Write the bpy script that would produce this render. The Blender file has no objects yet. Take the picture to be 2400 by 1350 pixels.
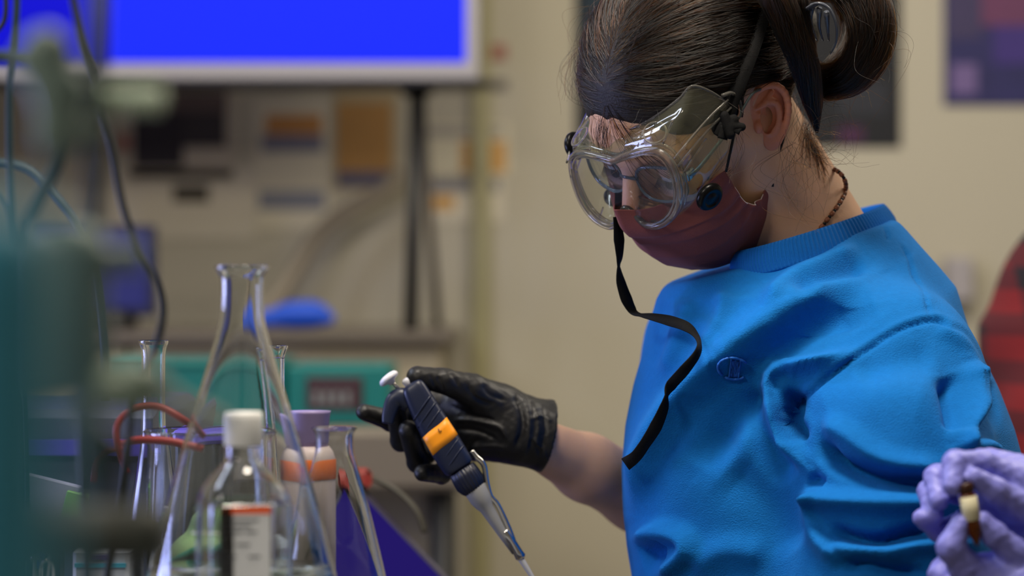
import bpy, math, random
import numpy as np
from mathutils import Vector, Matrix
random.seed(7); RNG = np.random.RandomState(7)
SC = bpy.context.scene
COL = SC.collection
# ------------------------------------------------------------------ camera, world, lights, exposure
CZ = 1.15                                   # camera height above the floor
KPX = 36.0 / 85.0 / 2400.0                  # metres per pixel at one metre (85 mm lens, 36 mm sensor, 2400 px)
def at(px, py, Y):                          # a pixel of the photograph carried to depth Y
    return np.array([(px - 1200.0) * KPX * Y, Y, CZ - (py - 675.0) * KPX * Y])
def ppm(Y): return 1.0 / (KPX * Y)          # pixels per metre at depth Y
cam_d = bpy.data.cameras.new('camera'); cam = bpy.data.objects.new('camera', cam_d); COL.objects.link(cam)
cam.location = (0, 0, CZ); cam.rotation_euler = (math.pi / 2, 0, 0)
cam_d.lens = 85; cam_d.sensor_width = 36; cam_d.clip_start = 0.05
cam_d.dof.use_dof = True; cam_d.dof.focus_distance = 2.05; cam_d.dof.aperture_fstop = 3.0
SC.camera = cam
w = bpy.data.worlds.new('world'); SC.world = w; w.use_nodes = True
w.node_tree.nodes['Background'].inputs[0].default_value = (0.62, 0.66, 0.75, 1)
w.node_tree.nodes['Background'].inputs[1].default_value = 0.04
SC.view_settings.view_transform = 'Standard'; SC.view_settings.look = 'None'
SC.view_settings.exposure = 0.08; SC.view_settings.gamma = 1.0; SC.view_settings.use_curve_mapping = False
try:
    SC.cycles.use_denoising = True
    SC.cycles.max_bounces = 22; SC.cycles.transparent_max_bounces = 24; SC.cycles.transmission_bounces = 22
    SC.cycles.caustics_reflective = False; SC.cycles.caustics_refractive = False
    SC.cycles.sample_clamp_indirect = 4
except Exception: pass
def area(name, loc, target, size, power, color):
    d = bpy.data.lights.new(name, 'AREA'); d.shape = 'RECTANGLE'; d.size, d.size_y = size; d.energy = power; d.color = color
    o = bpy.data.objects.new(name, d); COL.objects.link(o); o.location = loc
    o.rotation_euler = (Vector(target) - Vector(loc)).to_track_quat('-Z', 'Y').to_euler(); return o
area('ceiling_lamp_over_bench', (0.10, 1.62, 2.5), (0.35, 2.1, 1.15), (0.55, 0.35), 31, (1.0, 0.90, 0.76))
area('ceiling_lamp_left', (-1.7, 2.5, 2.45), (0.1, 2.2, 1.1), (0.7, 0.5), 18, (0.72, 0.80, 1.0))
area('ceiling_lamp_wall', (0.1, 3.5, 2.6), (0.2, 5.0, 1.0), (4.2, 0.5), 46, (1.0, 0.93, 0.78))
area('fill_light_front_left', (-1.1, 0.35, 2.4), (0.0, 2.0, 1.1), (0.5, 0.35), 17, (1.0, 0.91, 0.80))  # added fill light, brightens glassware and sweatshirt from the front left
area('ceiling_lamp_back_right', (1.5, 2.9, 2.55), (0.55, 2.15, 1.2), (0.9, 0.5), 16, (1.0, 0.90, 0.74))
area('blue_screen_light', (-1.5, 2.15, 1.0), (0.2, 2.2, 1.15), (0.6, 0.4), 14, (0.42, 0.48, 1.0))

# ------------------------------------------------------------------ helpers: objects
ORG = {}
def org(o): return ORG.get(o.name, np.zeros(3)) if o is not None else np.zeros(3)
def tag(o, label=None, cat=None, group=None, kind=None):
    if label: o['label'] = label
    if cat: o['category'] = cat
    if group: o['group'] = group
    if kind: o['kind'] = kind
    return o
def thing(name, loc, label, cat, group=None):
    o = bpy.data.objects.new(name, None); COL.objects.link(o); o.location = tuple(loc); o.empty_display_size = 0.02
    ORG[o.name] = np.array(loc, float); return tag(o, label, cat, group)
def mk(name, V, F, mat=None, parent=None, smooth=True, label=None, kind=None, cat=None, group=None):
    V = np.asarray(V, float)
    if parent is not None: O = org(parent)
    else: O = np.array([V[:, 0].mean(), V[:, 1].mean(), V[:, 2].min()])
    if parent is not None: own = V.mean(0)
    else: own = O
    me = bpy.data.meshes.new(name)
    W = V - own
    if isinstance(F, np.ndarray):
        k = F.shape[1]; n = len(F)
        me.vertices.add(len(W)); me.vertices.foreach_set('co', W.astype(np.float32).ravel())
        me.loops.add(n * k); me.loops.foreach_set('vertex_index', F.astype(np.int32).ravel())
        me.polygons.add(n); me.polygons.foreach_set('loop_start', np.arange(0, n * k, k, dtype=np.int32))
        me.polygons.foreach_set('loop_total', np.full(n, k, dtype=np.int32)); me.update(calc_edges=True)
    else:
        me.from_pydata([tuple(v) for v in W], [], F); me.update()
    if smooth: me.polygons.foreach_set('use_smooth', [True] * len(me.polygons))
    o = bpy.data.objects.new(name, me); COL.objects.link(o)
    o.location = tuple(own - O) if parent is not None else tuple(own)
    if parent is not None: o.parent = parent
    if mat: me.materials.append(mat)
    ORG[o.name] = own
    return tag(o, label, cat, group, kind)
class MB:                                    # gathers several shapes into one mesh
    def __init__(s): s.V = []; s.F = []; s.n = 0
    def add(s, VF):
        V, F = VF
        for f in F: s.F.append(tuple(int(i) + s.n for i in f))
        s.V.append(np.asarray(V, float)); s.n += len(V); return s
    def get(s): return np.vstack(s.V), s.F
def nrm(v): v = np.asarray(v, float); return v / (np.linalg.norm(v) + 1e-12)
def frame(d, ref=(0, 0, 1)):                 # two unit vectors across d
    d = nrm(d); r = np.array(ref, float)
    if abs(d @ nrm(r)) > 0.98: r = np.array([1.0, 0, 0])
    a = nrm(np.cross(r, d)); return a, np.cross(d, a)
def spline(P, n=40, closed=False):           # Catmull-Rom through the points
    P = np.asarray(P, float)
    if closed: Q = np.vstack([P[-1:], P, P[:2]])
    else: Q = np.vstack([2 * P[:1] - P[1:2], P, 2 * P[-1:] - P[-2:-1]])
    m = len(Q) - 3; out = []
    ts = np.linspace(0, m, n, endpoint=not closed)
    for t in ts:
        i = min(int(t), m - 1); u = t - i; a, b, c, d = Q[i:i + 4]
        out.append(0.5 * (2 * b + (c - a) * u + (2 * a - 5 * b + 4 * c - d) * u * u + (3 * b - a - 3 * c + d) * u ** 3))
    return np.array(out)
def tube(P, r, seg=10, closed=False, flat=1.0, ref=(0, 0, 1)):
    P = np.asarray(P, float); n = len(P); r = np.broadcast_to(np.asarray(r, float), (n,))
    if closed: T = np.roll(P, -1, 0) - np.roll(P, 1, 0)
    else: T = np.gradient(P, axis=0)
    a, b = frame(T[0], ref); V = []
    for i in range(n):
        t = nrm(T[i]); a = nrm(a - t * (a @ t)); b = np.cross(t, a)
        for k in range(seg):
            th = 2 * math.pi * k / seg; V.append(P[i] + r[i] * (a * math.cos(th) + b * math.sin(th) * flat))
    F = []
    for i in range(n if closed else n - 1):
        j = (i + 1) % n
        for k in range(seg): l = (k + 1) % seg; F.append((i * seg + k, i * seg + l, j * seg + l, j * seg + k))
    if not closed: F.append(tuple(range(seg))[::-1]); F.append(tuple((n - 1) * seg + k for k in range(seg)))
    return np.array(V), F
def lathe(prof, o=(0, 0, 0), d=(0, 0, 1), seg=48, ribs=0, ribd=0.0, closed=True):   # prof: (radius, height) pairs about axis d
    o = np.array(o, float); d = nrm(d); a, b = frame(d, (0.1, 1, 0.03)); V = []; F = []; n = len(prof)
    for (r, h) in prof:
        for k in range(seg):
            th = 2 * math.pi * k / seg; rr = r * (1 + (ribd * (0.5 + 0.5 * math.cos(ribs * th)) if ribs else 0))
            V.append(o + d * h + rr * (a * math.cos(th) + b * math.sin(th)))
    for i in range(n - 1):
        for k in range(seg): l = (k + 1) % seg; F.append((i * seg + k, i * seg + l, (i + 1) * seg + l, (i + 1) * seg + k))
    if closed:
        if prof[0][0] > 1e-6: F.append(tuple(range(seg))[::-1])
        if prof[-1][0] > 1e-6: F.append(tuple((n - 1) * seg + k for k in range(seg)))
    return np.array(V), F
def box(c, s, axes=None, bev=0.0):           # bevelled box, centre c, full size s, axes rows
    c = np.array(c, float); h = np.array(s, float) / 2; A = np.eye(3) if axes is None else np.array(axes, float)
    b = min(bev, h.min() * 0.9)
    if b <= 0:
        V = [(x, y, z) for x in (-1, 1) for y in (-1, 1) for z in (-1, 1)]
        F = [(0, 1, 3, 2), (4, 6, 7, 5), (0, 4, 5, 1), (2, 3, 7, 6), (0, 2, 6, 4), (1, 5, 7, 3)]
        return c + (np.array(V) * h) @ A, F
    V = []; idx = {}
    for sx in (-1, 1):
        for sy in (-1, 1):
            for sz in (-1, 1):
                for ax in range(3):
                    p = [sx * (h[0] - b), sy * (h[1] - b), sz * (h[2] - b)]; s_ = (sx, sy, sz); p[ax] = s_[ax] * h[ax]
                    idx[(sx, sy, sz, ax)] = len(V); V.append(p)
    F = []
    for ax in range(3):
        u, v = [i for i in range(3) if i != ax]
        for sg in (-1, 1):
            q = []
            for (a_, b_) in ((-1, -1), (1, -1), (1, 1), (-1, 1)):
                s_ = [0, 0, 0]; s_[ax] = sg; s_[u] = a_; s_[v] = b_; q.append(idx[(*s_, ax)])
            F.append(tuple(q))
        for a_ in (-1, 1):
            for b_ in (-1, 1):
                s0 = [0, 0, 0]; s0[u] = a_; s0[v] = b_; s1 = list(s0); s0[ax] = -1; s1[ax] = 1
                F.append((idx[(*s0, u)], idx[(*s1, u)], idx[(*s1, v)], idx[(*s0, v)]))
    for sx in (-1, 1):
        for sy in (-1, 1):
            for sz in (-1, 1): F.append(tuple(idx[(sx, sy, sz, a)] for a in range(3)))
    return c + np.array(V) @ A, F
def ribbon(P, W, th=0.0006):                 # strip along P, half-width vectors W (n,3)
    P = np.asarray(P, float); W = np.asarray(W, float); n = len(P); T = np.gradient(P, axis=0); V = []
    for i in range(n):
        nn = nrm(np.cross(T[i], W[i])) * th / 2
        V += [P[i] - W[i] + nn, P[i] + W[i] + nn, P[i] + W[i] - nn, P[i] - W[i] - nn]
    F = []
    for i in range(n - 1):
        for k in range(4): l = (k + 1) % 4; F.append((i * 4 + k, i * 4 + l, i * 4 + 4 + l, i * 4 + 4 + k))
    F += [(3, 2, 1, 0), tuple((n - 1) * 4 + k for k in range(4))]
    return np.array(V), F
def ball(c, r, n=16, m=10, axes=None):
    r = np.broadcast_to(np.asarray(r, float), (3,)); A = np.eye(3) if axes is None else np.array(axes); V = []; F = []
    for i in range(m + 1):
        ph = math.pi * i / m
        for k in range(n):
            th = 2 * math.pi * k / n; V.append(((np.array([math.sin(ph) * math.cos(th), math.sin(ph) * math.sin(th), math.cos(ph)]) * r) @ A) + c)
    for i in range(m):
        for k in range(n): l = (k + 1) % n; F.append((i * n + k, (i + 1) * n + k, (i + 1) * n + l, i * n + l))
    return np.array(V), F

# ------------------------------------------------------------------ helpers: implicit surfaces
def smin(a, b, k): h = np.clip(0.5 + 0.5 * (b - a) / k, 0, 1); return b * (1 - h) + a * h - k * h * (1 - h)
def smax(a, b, k): return -smin(-a, -b, k)
def capf(P, a, b, ra, rb):
    a = np.asarray(a, float); b = np.asarray(b, float); ab = b - a
    t = np.clip(((P - a) @ ab) / (ab @ ab + 1e-12), 0, 1)
    return np.linalg.norm(P - a - t[:, None] * ab, axis=1) - (ra + (rb - ra) * t)
def chain(P, pts, rad, k=0.004):
    d = None
    for i in range(len(pts) - 1):
        e = capf(P, pts[i], pts[i + 1], rad[i], rad[i + 1]); d = e if d is None else smin(d, e, k)
    return d
def ellf(P, c, r, A=None):
    q = P - np.asarray(c, float)
    if A is not None: q = q @ np.asarray(A, float).T
    r = np.asarray(r, float); k0 = np.linalg.norm(q / r, axis=1); k1 = np.linalg.norm(q / (r * r), axis=1)
    return k0 * (k0 - 1.0) / (k1 + 1e-9)
def sdf_mesh(f, lo, hi, h, bs=8, marg=1.7):
    lo = np.asarray(lo, float); hi = np.asarray(hi, float)
    nb = np.ceil((hi - lo) / h / bs).astype(int) + 1; n = nb * bs
    D = np.empty((nb[0], bs, nb[1], bs, nb[2], bs), np.float32)
    gb = np.stack(np.meshgrid(*[np.arange(m) for m in nb], indexing='ij'), -1).reshape(-1, 3)
    cen = lo + (gb * bs + (bs - 1) / 2) * h
    fc = f(cen).astype(np.float32); act = np.abs(fc) < h * bs * 0.87 * marg
    D[:] = fc.reshape(nb[0], 1, nb[1], 1, nb[2], 1)
    o = np.stack(np.meshgrid(*[np.arange(bs)] * 3, indexing='ij'), -1).reshape(-1, 3)
    ga = gb[act]
    for s in range(0, len(ga), 400):
        g = ga[s:s + 400]; P = lo + ((g[:, None, :] * bs + o[None]) * h).reshape(-1, 3)
        D[g[:, 0], :, g[:, 1], :, g[:, 2], :] = f(P).reshape(len(g), bs, bs, bs)
    D = D.reshape(n)
    S = D < 0
    c = np.zeros(tuple(n - 1), np.int8)
    for dx in (0, 1):
        for dy in (0, 1):
            for dz in (0, 1): c += S[dx:n[0] - 1 + dx, dy:n[1] - 1 + dy, dz:n[2] - 1 + dz]
    ci = np.stack(np.nonzero((c > 0) & (c < 8)), 1); N = len(ci)
    cor = np.array([(x, y, z) for x in (0, 1) for y in (0, 1) for z in (0, 1)])
    vals = np.stack([D[ci[:, 0] + q[0], ci[:, 1] + q[1], ci[:, 2] + q[2]] for q in cor], 1)
    acc = np.zeros((N, 3)); cnt = np.zeros(N)
    for a in range(8):
        for b in range(a + 1, 8):
            if np.abs(cor[a] - cor[b]).sum() != 1: continue
            va, vb = vals[:, a], vals[:, b]; m = (va < 0) != (vb < 0)
            t = np.where(m, va / np.where(m, va - vb, 1), 0)
            acc += m[:, None] * (cor[a] + t[:, None] * (cor[b] - cor[a])); cnt += m
    V = lo + (ci + acc / cnt[:, None]) * h
    idx = np.full(tuple(n - 1), -1, np.int32); idx[ci[:, 0], ci[:, 1], ci[:, 2]] = np.arange(N)
    Q = []
    for ax in range(3):
        sl0 = [slice(1, -1)] * 3; sl1 = [slice(1, -1)] * 3; sl0[ax] = slice(0, -1); sl1[ax] = slice(1, None)
        A_, B_ = S[tuple(sl0)], S[tuple(sl1)]
        e = np.stack(np.nonzero(A_ != B_), 1)
        if not len(e): continue
        fl = A_[e[:, 0], e[:, 1], e[:, 2]]
        off = np.ones(3, int); off[ax] = 0; e = e + off
        u, v = [(1, 2), (2, 0), (0, 1)][ax]
        du = np.zeros(3, int); du[u] = 1; dv = np.zeros(3, int); dv[v] = 1
        g = lambda q: idx[q[:, 0], q[:, 1], q[:, 2]]
        q = np.stack([g(e - du - dv), g(e - dv), g(e), g(e - du)], 1)
        q[~fl] = q[~fl][:, ::-1]; Q.append(q)
    Q = np.vstack(Q); Q = Q[(Q >= 0).all(1)]
    return V, Q
def vnormals(V, Q):
    a = V[Q[:, 2]] - V[Q[:, 0]]; b = V[Q[:, 3]] - V[Q[:, 1]]; fn = np.cross(a, b); N = np.zeros_like(V)
    for k in range(4): np.add.at(N, Q[:, k], fn)
    return N / (np.linalg.norm(N, axis=1)[:, None] + 1e-12)
def hit(px, py, f, y0=1.5):                  # the point of surface f seen at a pixel
    d = nrm(at(px, py, 1.0) - np.array([0, 0, CZ])); p = np.array([0, 0, CZ]) + d * y0 / d[1]
    for _ in range(120):
        s = float(f(p[None])[0]); p = p + d * s * 0.7
        if abs(s) < 1e-4: break
    return p if abs(s) < 0.004 else at(px, py, 2.13)
def pix(V): return np.stack([1200 + V[:, 0] / (KPX * V[:, 1]), 675 - (V[:, 2] - CZ) / (KPX * V[:, 1])], 1)
def strokes(V, N, S, smooth_n=14):           # raised folds and sunk creases along lines on the side of the cloth that faces the room
    p = pix(V); out = np.zeros(len(V)); vd = nrm_rows(V - np.array([0, 0, CZ])); face = np.clip(-(vd * N).sum(1) * 2.0 + 0.15, 0, 1)
    for (pts, wl, wr, hgt) in S:
        L = spline(np.array(pts, float), smooth_n) if len(pts) > 2 else np.array(pts, float)
        lo = L.min(0) - 3 * max(wl, wr); hi = L.max(0) + 3 * max(wl, wr)
        m = np.nonzero(((p > lo) & (p < hi)).all(1))[0]
        if not len(m): continue
        q = p[m]; best = np.full(len(m), 1e9); sg = np.zeros(len(m)); tt = np.zeros(len(m)); n = len(L) - 1
        for i in range(n):
            a, b = L[i], L[i + 1]; ab = b - a; t = np.clip(((q - a) @ ab) / (ab @ ab), 0, 1)
            dd = np.linalg.norm(q - a - t[:, None] * ab, axis=1); c = ab[0] * (q[:, 1] - a[1]) - ab[1] * (q[:, 0] - a[0])
            u = dd < best; best[u] = dd[u]; sg[u] = np.sign(c[u]); tt[u] = ((i + t) / n)[u]
        w_ = np.where(sg > 0, wr, wl); prof = np.exp(-(best / w_) ** 2 * 1.2)
        end = np.clip(np.minimum(tt, 1 - tt) * 6 + 0.12, 0, 1)
        out[m] += hgt * prof * end
    return V + N * (out * face)[:, None]
def nrm_rows(A): return A / (np.linalg.norm(A, axis=1)[:, None] + 1e-12)

# ------------------------------------------------------------------ helpers: materials
def lin(c): return tuple(((v / 255.0) / 12.92 if v / 255.0 <= 0.04045 else ((v / 255.0 + 0.055) / 1.055) ** 2.4) for v in c[:3]) + (1.0,)
def mat(name, rgb=(128, 128, 128), rough=0.5, metal=0.0, var=0.0, vscale=30, bump=0.0, bscale=200, spec=0.5, sheen=0.0, sss=0.0, emit=None, estr=1.0, trans=0.0, ior=1.45, coat=0.0, stretch=(1, 1, 1), alpha=1.0, detail=4):
    m = bpy.data.materials.new(name); m.use_nodes = True; nt = m.node_tree; b = nt.nodes['Principled BSDF']
    col = lin(rgb); b.inputs['Base Color'].default_value = col; b.inputs['Roughness'].default_value = rough
    b.inputs['Metallic'].default_value = metal; b.inputs['Specular IOR Level'].default_value = spec; b.inputs['IOR'].default_value = ior
    b.inputs['Sheen Weight'].default_value = sheen; b.inputs['Transmission Weight'].default_value = trans; b.inputs['Coat Weight'].default_value = coat
    b.inputs['Alpha'].default_value = alpha
    if sheen: b.inputs['Sheen Roughness'].default_value = 0.4; b.inputs['Sheen Tint'].default_value = lin([min(255, v * 0.5 + 130) for v in rgb])
    if sss: b.inputs['Subsurface Weight'].default_value = sss; b.inputs['Subsurface Radius'].default_value = (0.012, 0.005, 0.003); b.inputs['Subsurface Scale'].default_value = 0.6
    if emit: b.inputs['Emission Color'].default_value = lin(emit); b.inputs['Emission Strength'].default_value = estr
    tc = nt.nodes.new('ShaderNodeTexCoord'); mp = nt.nodes.new('ShaderNodeMapping'); mp.inputs['Scale'].default_value = stretch
    nt.links.new(tc.outputs['Object'], mp.inputs['Vector'])
    n1 = nt.nodes.new('ShaderNodeTexNoise'); n1.inputs['Scale'].default_value = vscale; n1.inputs['Detail'].default_value = detail
    nt.links.new(mp.outputs[0], n1.inputs['Vector'])
    if var:
        r = nt.nodes.new('ShaderNodeMix'); r.data_type = 'RGBA'
        r.inputs[6].default_value = tuple(v * (1 - var) for v in col[:3]) + (1,); r.inputs[7].default_value = tuple(min(1, v * (1 + var)) for v in col[:3]) + (1,)
        nt.links.new(n1.outputs[0], r.inputs[0]); nt.links.new(r.outputs[2], b.inputs['Base Color'])
    if bump:
        n2 = nt.nodes.new('ShaderNodeTexNoise'); n2.inputs['Scale'].default_value = bscale; n2.inputs['Detail'].default_value = 6
        nt.links.new(mp.outputs[0], n2.inputs['Vector'])
        bp = nt.nodes.new('ShaderNodeBump'); bp.inputs['Strength'].default_value = bump; bp.inputs['Distance'].default_value = 0.002
        nt.links.new(n2.outputs[0], bp.inputs['Height']); nt.links.new(bp.outputs[0], b.inputs['Normal'])
    return m
def thin_clear(name, tint=(240, 244, 235), gloss=1.0, haze=0.05, rough=0.03, haze_rgb=(200, 205, 190), ior=1.5):   # thin clear plastic or glass film
    m = bpy.data.materials.new(name); m.use_nodes = True; nt = m.node_tree; nt.nodes.clear()
    out = nt.nodes.new('ShaderNodeOutputMaterial'); tr = nt.nodes.new('ShaderNodeBsdfTransparent'); tr.inputs[0].default_value = lin(tint)
    gl = nt.nodes.new('ShaderNodeBsdfGlossy'); gl.inputs['Roughness'].default_value = rough; gl.inputs[0].default_value = (gloss, gloss, gloss, 1)
    df = nt.nodes.new('ShaderNodeBsdfDiffuse'); df.inputs[0].default_value = lin(haze_rgb)
    lw = nt.nodes.new('ShaderNodeLayerWeight'); lw.inputs['Blend'].default_value = 0.5
    pw = nt.nodes.new('ShaderNodeMath'); pw.operation = 'POWER'; pw.inputs[1].default_value = 3.5; nt.links.new(lw.outputs['Facing'], pw.inputs[0])
    fr = nt.nodes.new('ShaderNodeMath'); fr.operation = 'MULTIPLY_ADD'; fr.inputs[1].default_value = 0.85; fr.inputs[2].default_value = ((ior - 1) / (ior + 1)) ** 2 * 1.5; nt.links.new(pw.outputs[0], fr.inputs[0])
    m1 = nt.nodes.new('ShaderNodeMixShader'); m2 = nt.nodes.new('ShaderNodeMixShader'); m1.inputs[0].default_value = haze
    tc = nt.nodes.new('ShaderNodeTexCoord'); no = nt.nodes.new('ShaderNodeTexNoise'); no.inputs['Scale'].default_value = 60
    bp = nt.nodes.new('ShaderNodeBump'); bp.inputs['Strength'].default_value = 0.12; bp.inputs['Distance'].default_value = 0.002
    nt.links.new(tc.outputs['Object'], no.inputs['Vector']); nt.links.new(no.outputs[0], bp.inputs['Height']); nt.links.new(bp.outputs[0], gl.inputs['Normal'])
    nt.links.new(tr.outputs[0], m1.inputs[1]); nt.links.new(df.outputs[0], m1.inputs[2])
    nt.links.new(fr.outputs[0], m2.inputs[0]); nt.links.new(m1.outputs[0], m2.inputs[1]); nt.links.new(gl.outputs[0], m2.inputs[2])
    nt.links.new(m2.outputs[0], out.inputs[0]); return m
# ================================================================== the room
WY = 5.0
def struct(name, VF, m): return mk(name, *VF, m, smooth=False, kind='structure')
paint = mat('wall_paint', (174, 167, 149), 0.9, var=0.03, vscale=3, bump=0.15, bscale=90)
struct('wall_back', box((0.1, WY + .05, 1.35), (5.6, .1, 2.7)), paint)
struct('wall_left', box((-2.65, 2.0, 1.35), (.1, 6.1, 2.7)), paint); struct('wall_right', box((2.85, 2.0, 1.35), (.1, 6.1, 2.7)), paint)
struct('wall_front', box((0.1, -1.05, 1.35), (5.6, .1, 2.7)), paint)
struct('floor', box((0.1, 2.0, -.05), (5.6, 6.2, .1)), mat('floor_vinyl', (120, 116, 108), 0.35, var=0.1, vscale=8))
struct('ceiling', box((0.1, 2.0, 2.75), (5.6, 6.2, .1)), mat('ceiling_tile', (205, 202, 194), 0.9, bump=0.3, bscale=60))
c_ = at(1128, 0, WY); struct('trim_1', box((c_[0], WY - .012, 1.35), (.040, .024, 2.7), bev=.004), mat('trim_olive', (150, 144, 108), 0.6))
def prect(name, x0, y0, x1, y1, Y, th, m, parent=None, **k):   # an upright flat-faced box whose front spans these pixels at depth Y
    a, b = at(x0, y0, Y), at(x1, y1, Y); c = (a + b) / 2; c[1] = Y + th / 2
    return mk(name, *box(c, (abs(b[0] - a[0]), th, abs(a[2] - b[2])), bev=min(th * .3, .004)), m, parent, smooth=False, **k)
# ------------------------------------------------------------------ big display and its stand
scr_m = mat('screen_blue', (2, 3, 12), 0.6, spec=0.1, emit=(20, 42, 255), estr=1.0); scr_d = mat('screen_dark_blue', (2, 2, 10), 0.6, spec=0.1, emit=(4, 4, 205), estr=1.0)
frm = mat('display_frame_grey', (150, 146, 150), 0.4); dk = mat('black_metal', (16, 16, 18), 0.45)
DY = 4.55
dsp = thing('display_screen', at(500, 200, DY), 'large bright blue display screen in a pale frame above the back counter', 'screen')
prect('display_frame', -420, -560, 1122, 188, DY, .06, frm, dsp); prect('screen_panel', -380, -520, 1092, 146, DY - .004, .01, scr_m, dsp); prect('screen_side_bar', -380, -520, 252, 146, DY - .008, .006, scr_d, dsp)
prect('screen_tray', -420, 186, 1150, 200, DY - .06, .12, dk, dsp)
CT = at(0, 772, 4.5)[2]                                          # height of the back counter top
l1 = mk('stand_leg', *tube([at(978, 200, 4.55), [at(962, 700, 4.45)[0], 4.45, CT]], .0135, 14), dk, dsp)
l2 = mk('stand_leg', *tube([at(985, 200, 4.62), [at(1026, 700, 4.72)[0], 4.72, CT]], .0085, 14), mat('brown_grey_metal', (74, 66, 58), 0.5), dsp)
prect('stand_bracket', 940, 196, 1010, 222, 4.56, .07, dk, dsp)
# ------------------------------------------------------------------ back counter
cnm = mat('counter_top', (96, 88, 78), 0.4); cfm = mat('counter_front', (158, 148, 126), 0.7, var=0.04)
bc = thing('back_counter', (-.9, 4.65, 0), 'beige counter along the back wall under the big display', 'counter')
xr = at(1062, 0, 4.4)[0]; wdt = xr + 2.4
mk('counter_top', *box((xr - wdt / 2, 4.68, CT - .012), (wdt, .62, .024), bev=.004), cnm, bc, smooth=False)
for k in range(4): mk('cabinet_front', *box((xr - .02 - wdt * (k + .5) / 4, 4.68, (CT - .024) / 2), (wdt / 4 - .008, .56, CT - .024), bev=.004), cfm, bc, smooth=False)
# teal cases on a low trolley in front of the counter
TYY = 3.7; teal = mat('teal_plastic', (0, 106, 98), 0.5, var=0.05); tz = at(0, 998, TYY)[2]
tr = thing('trolley_table', (at(600, 0, TYY)[0], TYY + .2, 0), 'low beige trolley table carrying the teal cases', 'table')
x0, x1 = at(180, 0, TYY)[0], at(1095, 0, TYY)[0]
mk('table_top', *box(((x0 + x1) / 2, TYY + .16, tz - .0475), (x1 - x0, .46, .095), bev=.01), mat('taupe_laminate', (112, 103, 88), 0.5), tr, smooth=False)
for sx_ in (x0 + .04, x1 - .04):
    for sy_ in (TYY - .03, TYY + .35): mk('leg', *tube([(sx_, sy_, 0), (sx_, sy_, tz - .09)], .016, 12), dk, tr)
mk('back_panel', *box(((x0 + x1) / 2, TYY + .36, (tz - .1) / 2 + .05), (x1 - x0 - .05, .02, tz - .2)), mat('beige_panel', (158, 150, 128), 0.8), tr, smooth=False)
t1 = thing('storage_case', at(800, 990, TYY), 'teal case with a dark label window, rightmost on the trolley', 'case', 'teal cases on the trolley')
prect('case_body', 672, 858, 915, 997, TYY, .22, teal, t1); prect('label_window', 718, 884, 850, 962, TYY - .004, .006, mat('dark_maroon_window', (58, 34, 38), 0.5), t1)
for k in range(4): prect('label_stripe', 735 + 24 * k, 918, 748 + 24 * k, 950, TYY - .006, .004, mat('pale_stripe', (120, 122, 118), 0.6), t1)
t2 = thing('storage_case', at(500, 990, TYY), 'teal case left of the tall flask neck, with a white folded towel before it', 'case', 'teal cases on the trolley')
prect('case_body', 250, 852, 662, 997, TYY + .01, .22, teal, t2); prect('case_lid', 246, 846, 664, 862, TYY + .005, .23, teal, t2)
# things on the back counter
mon = thing('monitor', at(200, 760, 4.25), 'dark blue monitor standing at the left end of the back counter', 'monitor')
prect('monitor_case', 60, 528, 362, 742, 4.47, .04, mat('monitor_navy_case', (30, 32, 62), 0.4), mon); prect('monitor_screen', 78, 545, 344, 722, 4.465, .006, mat('monitor_glow', (10, 10, 40), 0.3, emit=(36, 40, 120), estr=.5), mon)
mk('monitor_foot', *box(at(210, 752, 4.5) * [1, 1, 0] + [0, 0, CT + .018], (.16, .14, .036), bev=.006), dk, mon)
gp = at(690, 748, 4.4)
def clothf(P): return smin(smin(capf(P, gp + [-.075, 0, -.006], gp + [.03, .01, .006], .014, .024), capf(P, gp + [.0, .01, .004], gp + [.062, 0, -.002], .022, .012), .015), capf(P, gp + [-.02, 0, .01], gp + [.05, .0, .012], .012, .010), .01)
gp[2] = CT + .024; mk('crumpled_glove', *sdf_mesh(clothf, gp - .12, gp + .12, .003), mat('bright_blue_nitrile', (10, 72, 190), 0.5), label='crumpled bright blue glove lying on the back counter', cat='glove')
hz = spline([at(930, 400, 4.9), at(905, 445, 4.88), at(820, 490, 4.86), at(745, 550, 4.84), at(695, 630, 4.82), at(650, 700, 4.80), [at(600, 0, 4.8)[0], 4.78, CT + .02]], 40)
mk('flexible_hose', *tube(hz, .017, 12), mat('grey_hose', (128, 118, 102), 0.6), label='grey beige flexible hose curving down the back wall to the counter', cat='hose')
# ------------------------------------------------------------------ papers and posters on the back wall
def paper(x0, y0, x1, y1, col, label, cat='poster', bits=(), name='poster', var=.04, th=.004, group=None):
    t = thing(name, at((x0 + x1) / 2, y1, WY), label, cat, group)
    prect('sheet', x0, y0, x1, y1, WY - th, th, mat(name + '_sheet', col, 0.7, var=var, vscale=14), t)
    for i, (a, b, c, d, cc_) in enumerate(bits): prect('printed_block', a, b, c, d, WY - th - .001, .0015, mat('print', cc_, 0.7, var=.12, vscale=25), t)
    return t
G_ = 'papers pinned on the back wall'
paper(596, 236, 772, 540, (196, 188, 166), 'tall pale chart with orange and grey bands left of the stand legs', bits=[(622, 268, 755, 316, (176, 124, 66)), (612, 316, 758, 356, (112, 112, 128)), (606, 446, 762, 492, (116, 118, 128))], group=G_)
paper(782, 206, 932, 446, (166, 150, 116), 'chart with a large tan panel and a dark blue strip touching the stand leg', bits=[(790, 240, 918, 400, (164, 122, 66)), (790, 402, 926, 438, (86, 84, 104))], group=G_)
paper(300, 214, 548, 420, (176, 166, 150), 'collage sheet with dark photographs under the screen', bits=[(312, 214, 532, 262, (88, 74, 70)), (312, 262, 430, 392, (40, 34, 40)), (430, 262, 530, 344, (52, 46, 48)), (274, 318, 304, 352, (156, 92, 80))], group=G_)
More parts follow.
